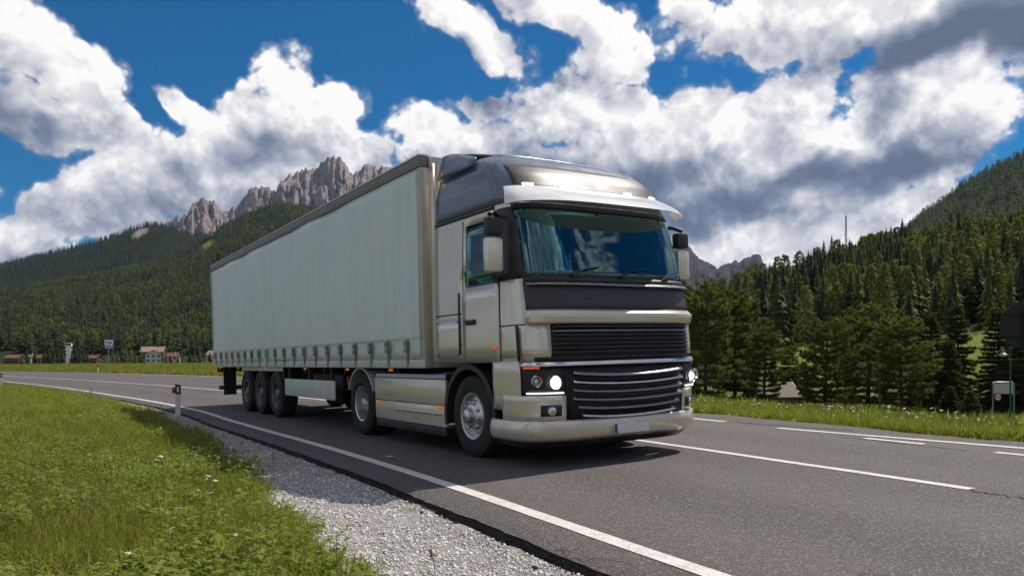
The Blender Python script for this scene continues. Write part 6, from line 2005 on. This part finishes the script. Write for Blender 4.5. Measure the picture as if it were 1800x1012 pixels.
d_ = MB(); d_.lathe([(-.012, .001), (-.012, rad * .99), (.012, rad), (.013, .001)], 'y', 32, (0, 0, rad)); d_.build('red_disc', M_SIGNR, sp, 40)
d_ = MB(); d_.lathe([(-.016, .001), (-.016, rad * .74), (-.0125, rad * .74)], 'y', 32, (0, 0, rad)); d_.build('white_face', M_SIGNW, sp, 40)
g_ = MB(); glyph(g_, '5', -rad * .52, rad * .70, rad * .40, rad * .62, -.0165, rad * .15); glyph(g_, '0', rad * .10, rad * .70, rad * .42, rad * .62, -.0165, rad * .15); g_.build('numerals', M_SIGNK, sp)
d_ = MB(); d_.box(-.03, .03, .014, .05, rad * .5, rad * 1.5); d_.build('clamp', M_GALV, sp)


def street_lamp(label, u, vtop, Y, side=-1, vb=None, s=1.0):
    x = (u - 900) * Y / FPX; z0 = gz(x, Y); h = CAM_H + (642 - vtop) * Y / FPX - z0
    t = thing('street_lamp', label, 'street lamp', (x, Y, z0), 0, 'green street lamps with curved arm')
    MB().lathe([(-.1, .07), (.0, .07), (.35, .065), (.36, .05), (h * .97, .038), (h * .99, .05), (h, .03), (h + .03, .002)], 'z', 14).build('pole', M_GREENM, t, 40)
    arm = [(0, 0, h * .86)] + [(side * (.38 - .38 * math.cos(a)) * s, 0, h * .90 + .26 * math.sin(a) * s) for a in np.linspace(.15, math.pi, 12)]
    MB().tube(arm, .022, 8).build('curved_arm', M_GREENM, t, 50)
    cx, cz = side * .40 * s, h * .90 + .02
    ld = MB(); ld.lathe([(.16, .02), (.14, .07), (.05, .11), (.0, .20), (-.03, .30), (-.05, .30), (-.03, .26)], 'z', 20, (cx, 0, cz)); ld.tube([(cx, 0, cz + .15), (cx, 0, cz + .26)], .02, 8); sh = ld.build('lamp_shade', M_GREENM, t, 50)
    lg2 = MB(); lg2.lathe([(-.04, .26), (-.11, .20), (-.15, .10), (-.16, .002)], 'z', 20, (cx, 0, cz)); lg2.build('lamp_glass', M_LAMPG, sh, 50)
street_lamp('green street lamp with curved arm at the right before the blank board', 1776, 609, 43)
street_lamp('dark green street lamp half lost in the shade of the pines', 1546, 657, 44, s=.8)

# octagonal sign seen from behind, at the right edge near the junction
Y = 14.0; x = px(1800.5, Y); zc = CAM_H + (642 - 570.5) * Y / FPX; ro = 39.5 * Y / FPX / math.cos(R(22.5)); z0 = gz(x, Y)
oc = thing('stop_sign', 'dark back of an octagonal road sign on a post at the right edge', 'road sign', (x, Y, z0), R(-4))
d_ = MB(); d_.prism([(ro * math.cos(R(22.5 + 45 * k)), zc - z0 + ro * math.sin(R(22.5 + 45 * k))) for k in range(8)], .012, 'y', 0.0); d_.build('sign_plate', M_SIGNBACK, oc, bevel=.002)
d_ = MB(); d_.prism([(ro * .985 * math.cos(R(22.5 + 45 * k)), zc - z0 + ro * .985 * math.sin(R(22.5 + 45 * k))) for k in range(8)], .004, 'y', 0.0125); d_.build('red_face', M_SIGNR, oc)
for dz in (-.2, .2): MB().box(-.34, .34, -.03, -.001, zc - z0 + dz - .02, zc - z0 + dz + .02).build('back_rail', M_SIGNBACK, oc)
MB().tube([(0, -.06, -.2), (0, -.06, zc - z0 + .30)], .03, 12).build('post', M_SIGNBACK, oc, 40)


# ---- buildings
def house(name, label, cat, u, vbase, Y, w, d, h, rh, wall, roofm, rz=0.0, cols=3, rows_=2, over=.5, balcony=False, chimney=True, ridge='x'):
    x = (u - 900) * Y / FPX; z0 = gz(x, Y) if vbase is None else CAM_H + (642 - vbase) * Y / FPX
    t = thing(name, label, cat, (x, Y, z0), rz)
    mb = MB(); mb.box(-w / 2, w / 2, -d / 2, d / 2, -1.5, h)
    if ridge == 'x':
        for sx in (-w / 2, w / 2): mb.add([(sx, -d / 2, h), (sx, d / 2, h), (sx, 0, h + rh)], [(0, 1, 2)])
    else:
        for sy in (-d / 2, d / 2): mb.add([(-w / 2, sy, h), (w / 2, sy, h), (0, sy, h + rh)], [(0, 1, 2)])
    mb.build('wall', wall, t)
    rf = MB()
    if ridge == 'x':
        e = over * rh / (d / 2)
        for sg in (-1, 1):
            rf.add([(-w / 2 - over, sg * (d / 2 + over), h - e), (w / 2 + over, sg * (d / 2 + over), h - e), (w / 2 + over, 0, h + rh + .02), (-w / 2 - over, 0, h + rh + .02)], [(0, 1, 2, 3)])
    else:
        e = over * rh / (w / 2)
        for sg in (-1, 1):
            rf.add([(sg * (w / 2 + over), -d / 2 - over, h - e), (sg * (w / 2 + over), d / 2 + over, h - e), (0, d / 2 + over, h + rh + .02), (0, -d / 2 - over, h + rh + .02)], [(0, 1, 2, 3)])
    ro_ = rf.build('roof', roofm, t, solid=-.22)
    if chimney: MB().box(w * .2, w * .2 + .7, -.35, .35, h + rh * .4, h + rh + .9).build('chimney', wall, ro_)
    for j in range(rows_):
        for i in range(cols):
            cx = -w / 2 + w * (i + .5) / cols; zc = h * (j + .55) / rows_
            f = MB().box(cx - .62, cx + .62, -d / 2 - .05, -d / 2 + .02, zc - .75, zc + .75).build('window', M_PLASTER, t)
            MB().box(cx - .5, cx + .5, -d / 2 - .07, -d / 2 - .052, zc - .63, zc + .63).build('pane', M_WIN, f)
    for i in range(max(2, int(d / 3.5))):
        cy = -d / 2 + d * (i + .5) / max(2, int(d / 3.5))
        for sx in (-1, 1):
            f = MB().box(min(sx * w / 2 - .02, sx * (w / 2 + .05)), max(sx * w / 2 - .02, sx * (w / 2 + .05)), cy - .55, cy + .55, h * .5, h * .5 + 1.4).build('window', M_PLASTER, t)
            MB().box(min(sx * (w / 2 + .052), sx * (w / 2 + .07)), max(sx * (w / 2 + .052), sx * (w / 2 + .07)), cy - .45, cy + .45, h * .5 + .1, h * .5 + 1.3).build('pane', M_WIN, f)
    if balcony:
        b2 = MB(); b2.box(-w / 2 - .1, w / 2 + .1, -d / 2 - 1.2, -d / 2 - .08, h * .52, h * .52 + .18); b2.build('balcony', M_WOODD, t)
        MB().box(-w / 2 - .1, w / 2 + .1, -d / 2 - 1.2, -d / 2 - 1.1, h * .52 + .19, h * .52 + 1.1).build('railing', M_WOODD, t)
    return t
house('chalet', 'white chalet with pinkish roof and dark upper storey at the meadow rim', 'house', 270, 638, 440, 8.2, 9.0, 5.2, 2.2, M_PLASTER, M_TILE2, R(24), 3, 2, ridge='y')
house('farmhouse', 'dark timbered farmhouse roof rising behind the white chalet', 'house', 270, 634, 470, 13, 9, 5.6, 3.0, M_WOODD, M_TILE2, R(10), 4, 2)
house('house', 'low red roofed house leftmost in the valley', 'house', 28, 634, 450, 9.5, 8, 1.9, 1.8, M_WOODD, M_TILE, R(-8), 3, 1, chimney=False)
house('house', 'low house with a white gable next to the leftmost red roof', 'house', 53, 634, 452, 4.5, 7, 2.2, 1.4, M_PLASTER, M_TILE, R(5), 2, 1, ridge='y')
house('house', 'red roofed house left of the dark spruce row', 'house', 66, 634, 455, 6, 8, 2.0, 1.7, M_WOODD, M_TILE, R(12), 2, 1)
house('house', 'small red roofed house left of the kilometre sign', 'house', 166, 634, 450, 6.5, 7, 1.8, 1.6, M_WOODD, M_TILE, R(-6), 2, 1)
house('house', 'red roofed house behind the trees right of the chalet', 'house', 302, 634, 480, 8, 8, 2.8, 2.2, M_PLASTER2, M_TILE, R(10), 3, 1)
house('house', 'house with red roof partly hidden behind the trailer tail', 'house', 380, 634, 480, 9, 8, 4.0, 2.6, M_PLASTER2, M_TILE2, R(-4), 3, 1)
# white tower with a wider head above the spruces
Y = 462; x = (120.5 - 900) * Y / FPX; z0 = gz(x, Y); ht = CAM_H + (642 - 602) * Y / FPX - z0
tw = thing('control_tower', 'slim white tower with stepped platforms above the dark spruce row', 'tower', (x, Y, z0), R(20))
MB().box(-1.1, 1.1, -1.1, 1.1, -1, ht * .80).build('shaft', M_SIGNW, tw)
for k, (a, b2, wd) in enumerate(((.52, .58, 1.5), (.66, .72, 1.7), (.82, .98, 1.75))):
    hd = MB().box(-wd, wd, -wd, wd, ht * a, ht * b2).build('platform' if k < 2 else 'cabin', M_SIGNW, tw)
    if k == 2: MB().box(-wd * .9, wd * .9, -wd - .05, -wd + .01, ht * (a + .05), ht * (b2 - .03)).build('window', M_WIN, hd)
MB().tube([(0, 0, ht * .98), (0, 0, ht * 1.06)], .1, 6).build('antenna', M_GALV, tw)
# hut below the right verge: only its roof shows
Y = 55.0; x = (1358 - 900) * Y / FPX; zr = CAM_H + (642 - 672) * Y / FPX
hu = thing('hut', 'small wooden hut with grey shingle roof half hidden by the pines below the verge', 'hut', (x, Y, gz(x, Y)), R(16))
zr -= hu.location.z
mb = MB(); mb.box(-1.5, 1.3, -1.0, 1.0, -.3, zr - .85); mb.add([(1.3, -1, zr - .85), (1.3, 1, zr - .85), (1.3, 0, zr - .05)], [(0, 1, 2)]); mb.add([(-1.5, -1, zr - .85), (-1.5, 1, zr - .85), (-1.5, 0, zr - .05)], [(0, 1, 2)]); mb.build('wall', M_SHED, hu)
rf = MB()
for sg in (-1, 1): rf.add([(-1.8, sg * 1.25, zr - 1.05), (1.6, sg * 1.25, zr - 1.05), (1.6, 0, zr), (-1.8, 0, zr)], [(0, 1, 2, 3)])
ro_ = rf.build('roof', M_SHINGLE, hu, solid=-.06)
for sg in (-1, 1): MB().prism([(sg * 1.28, zr - 1.16), (sg * 1.28, zr - 1.02), (0, zr + .06), (0, zr - .08)], .06, 'x', 1.605).build('barge_board', M_MASTW, ro_)
# lattice radio mast on the wooded hill
Pm = hill_right.at(np.array([1487.0]), np.array([.97]))[0]
vt = 379; ztop = CAM_H + (642 - vt) * Pm[1] / FPX; hm = ztop - Pm[2]
ms = thing('radio_mast', 'slender red and grey lattice radio mast rising above the hill trees', 'mast', tuple(Pm), R(10))
for k in range(6):
    z0_, z1_ = hm * k / 6, hm * (k + 1) / 6 - .05; w0, w1 = 1.5 - 1.15 * k / 6, 1.5 - 1.15 * (k + 1) / 6
    mb = MB()
    for a in range(4):
        an = R(45 + 90 * a); an2 = R(45 + 90 * (a + 1))
        p0 = Vector((w0 * math.cos(an), w0 * math.sin(an), z0_)); p1 = Vector((w1 * math.cos(an), w1 * math.sin(an), z1_)); q0 = Vector((w0 * math.cos(an2), w0 * math.sin(an2), z0_)); q1 = Vector((w1 * math.cos(an2), w1 * math.sin(an2), z1_))
        mb.tube([p0, p1], .13, 5)
        n = 4
        for j in range(n): mb.tube([p0.lerp(p1, j / n), q0.lerp(q1, (j + 1) / n)], .07, 4)
    mb.build('lattice_section', M_MASTR if k % 2 else M_MASTW, ms, 40)
for k, (zf, an) in enumerate(((.60, .3), (.68, 2.2), (.76, 4.1), (.84, 1.2), (.90, 3.3))):
    MB().box(.5 * math.cos(an) + .2 - .35, .5 * math.cos(an) + .2 + .35, .5 * math.sin(an) - .2, .5 * math.sin(an) + .2, hm * zf, hm * zf + 2.0, .05).build('antenna_panel', M_MASTW, ms)
MB().tube([(0, 0, hm), (0, 0, hm + 2.5)], .08, 6).build('top_spike', M_MASTR, ms)
# big spruce tips beside the mast
for u, v in ((1462, 412), (1448, 420)):
    Pq = hill_right.at(np.array([float(u)]), np.array([.96]))[0]; h = CAM_H + (642 - v) * Pq[1] / FPX - Pq[2]
    o = bpy.data.objects.new('spruce_tree', HILL_MESHES[1]); COL.objects.link(o); o.location = Pq; o.scale = (h * .8, h * .8, h)
    tag(o, 'tall dark spruce tip left of the radio mast on the hill crest' if u == 1462 else 'second spruce tip further left of the radio mast', 'tree')


# ================================================================== AIR: thin blue haze that only the far mountains show
hm_ = bpy.data.materials.new('air')
hm_.use_nodes = True
ht_ = hm_.node_tree; ht_.nodes.clear()
ho_ = ht_.nodes.new('ShaderNodeOutputMaterial'); hv_ = ht_.nodes.new('ShaderNodeVolumePrincipled')
hv_.inputs['Color'].default_value = (0.42, 0.62, 1.0, 1); hv_.inputs['Density'].default_value = 2.2e-5; hv_.inputs['Anisotropy'].default_value = 0.2
ht_.links.new(hv_.outputs[0], ho_.inputs['Volume'])
MB().box(-7800, 7800, -7800, 7800, -5.0, 1500.0).build('haze', hm_)['kind'] = 'stuff'
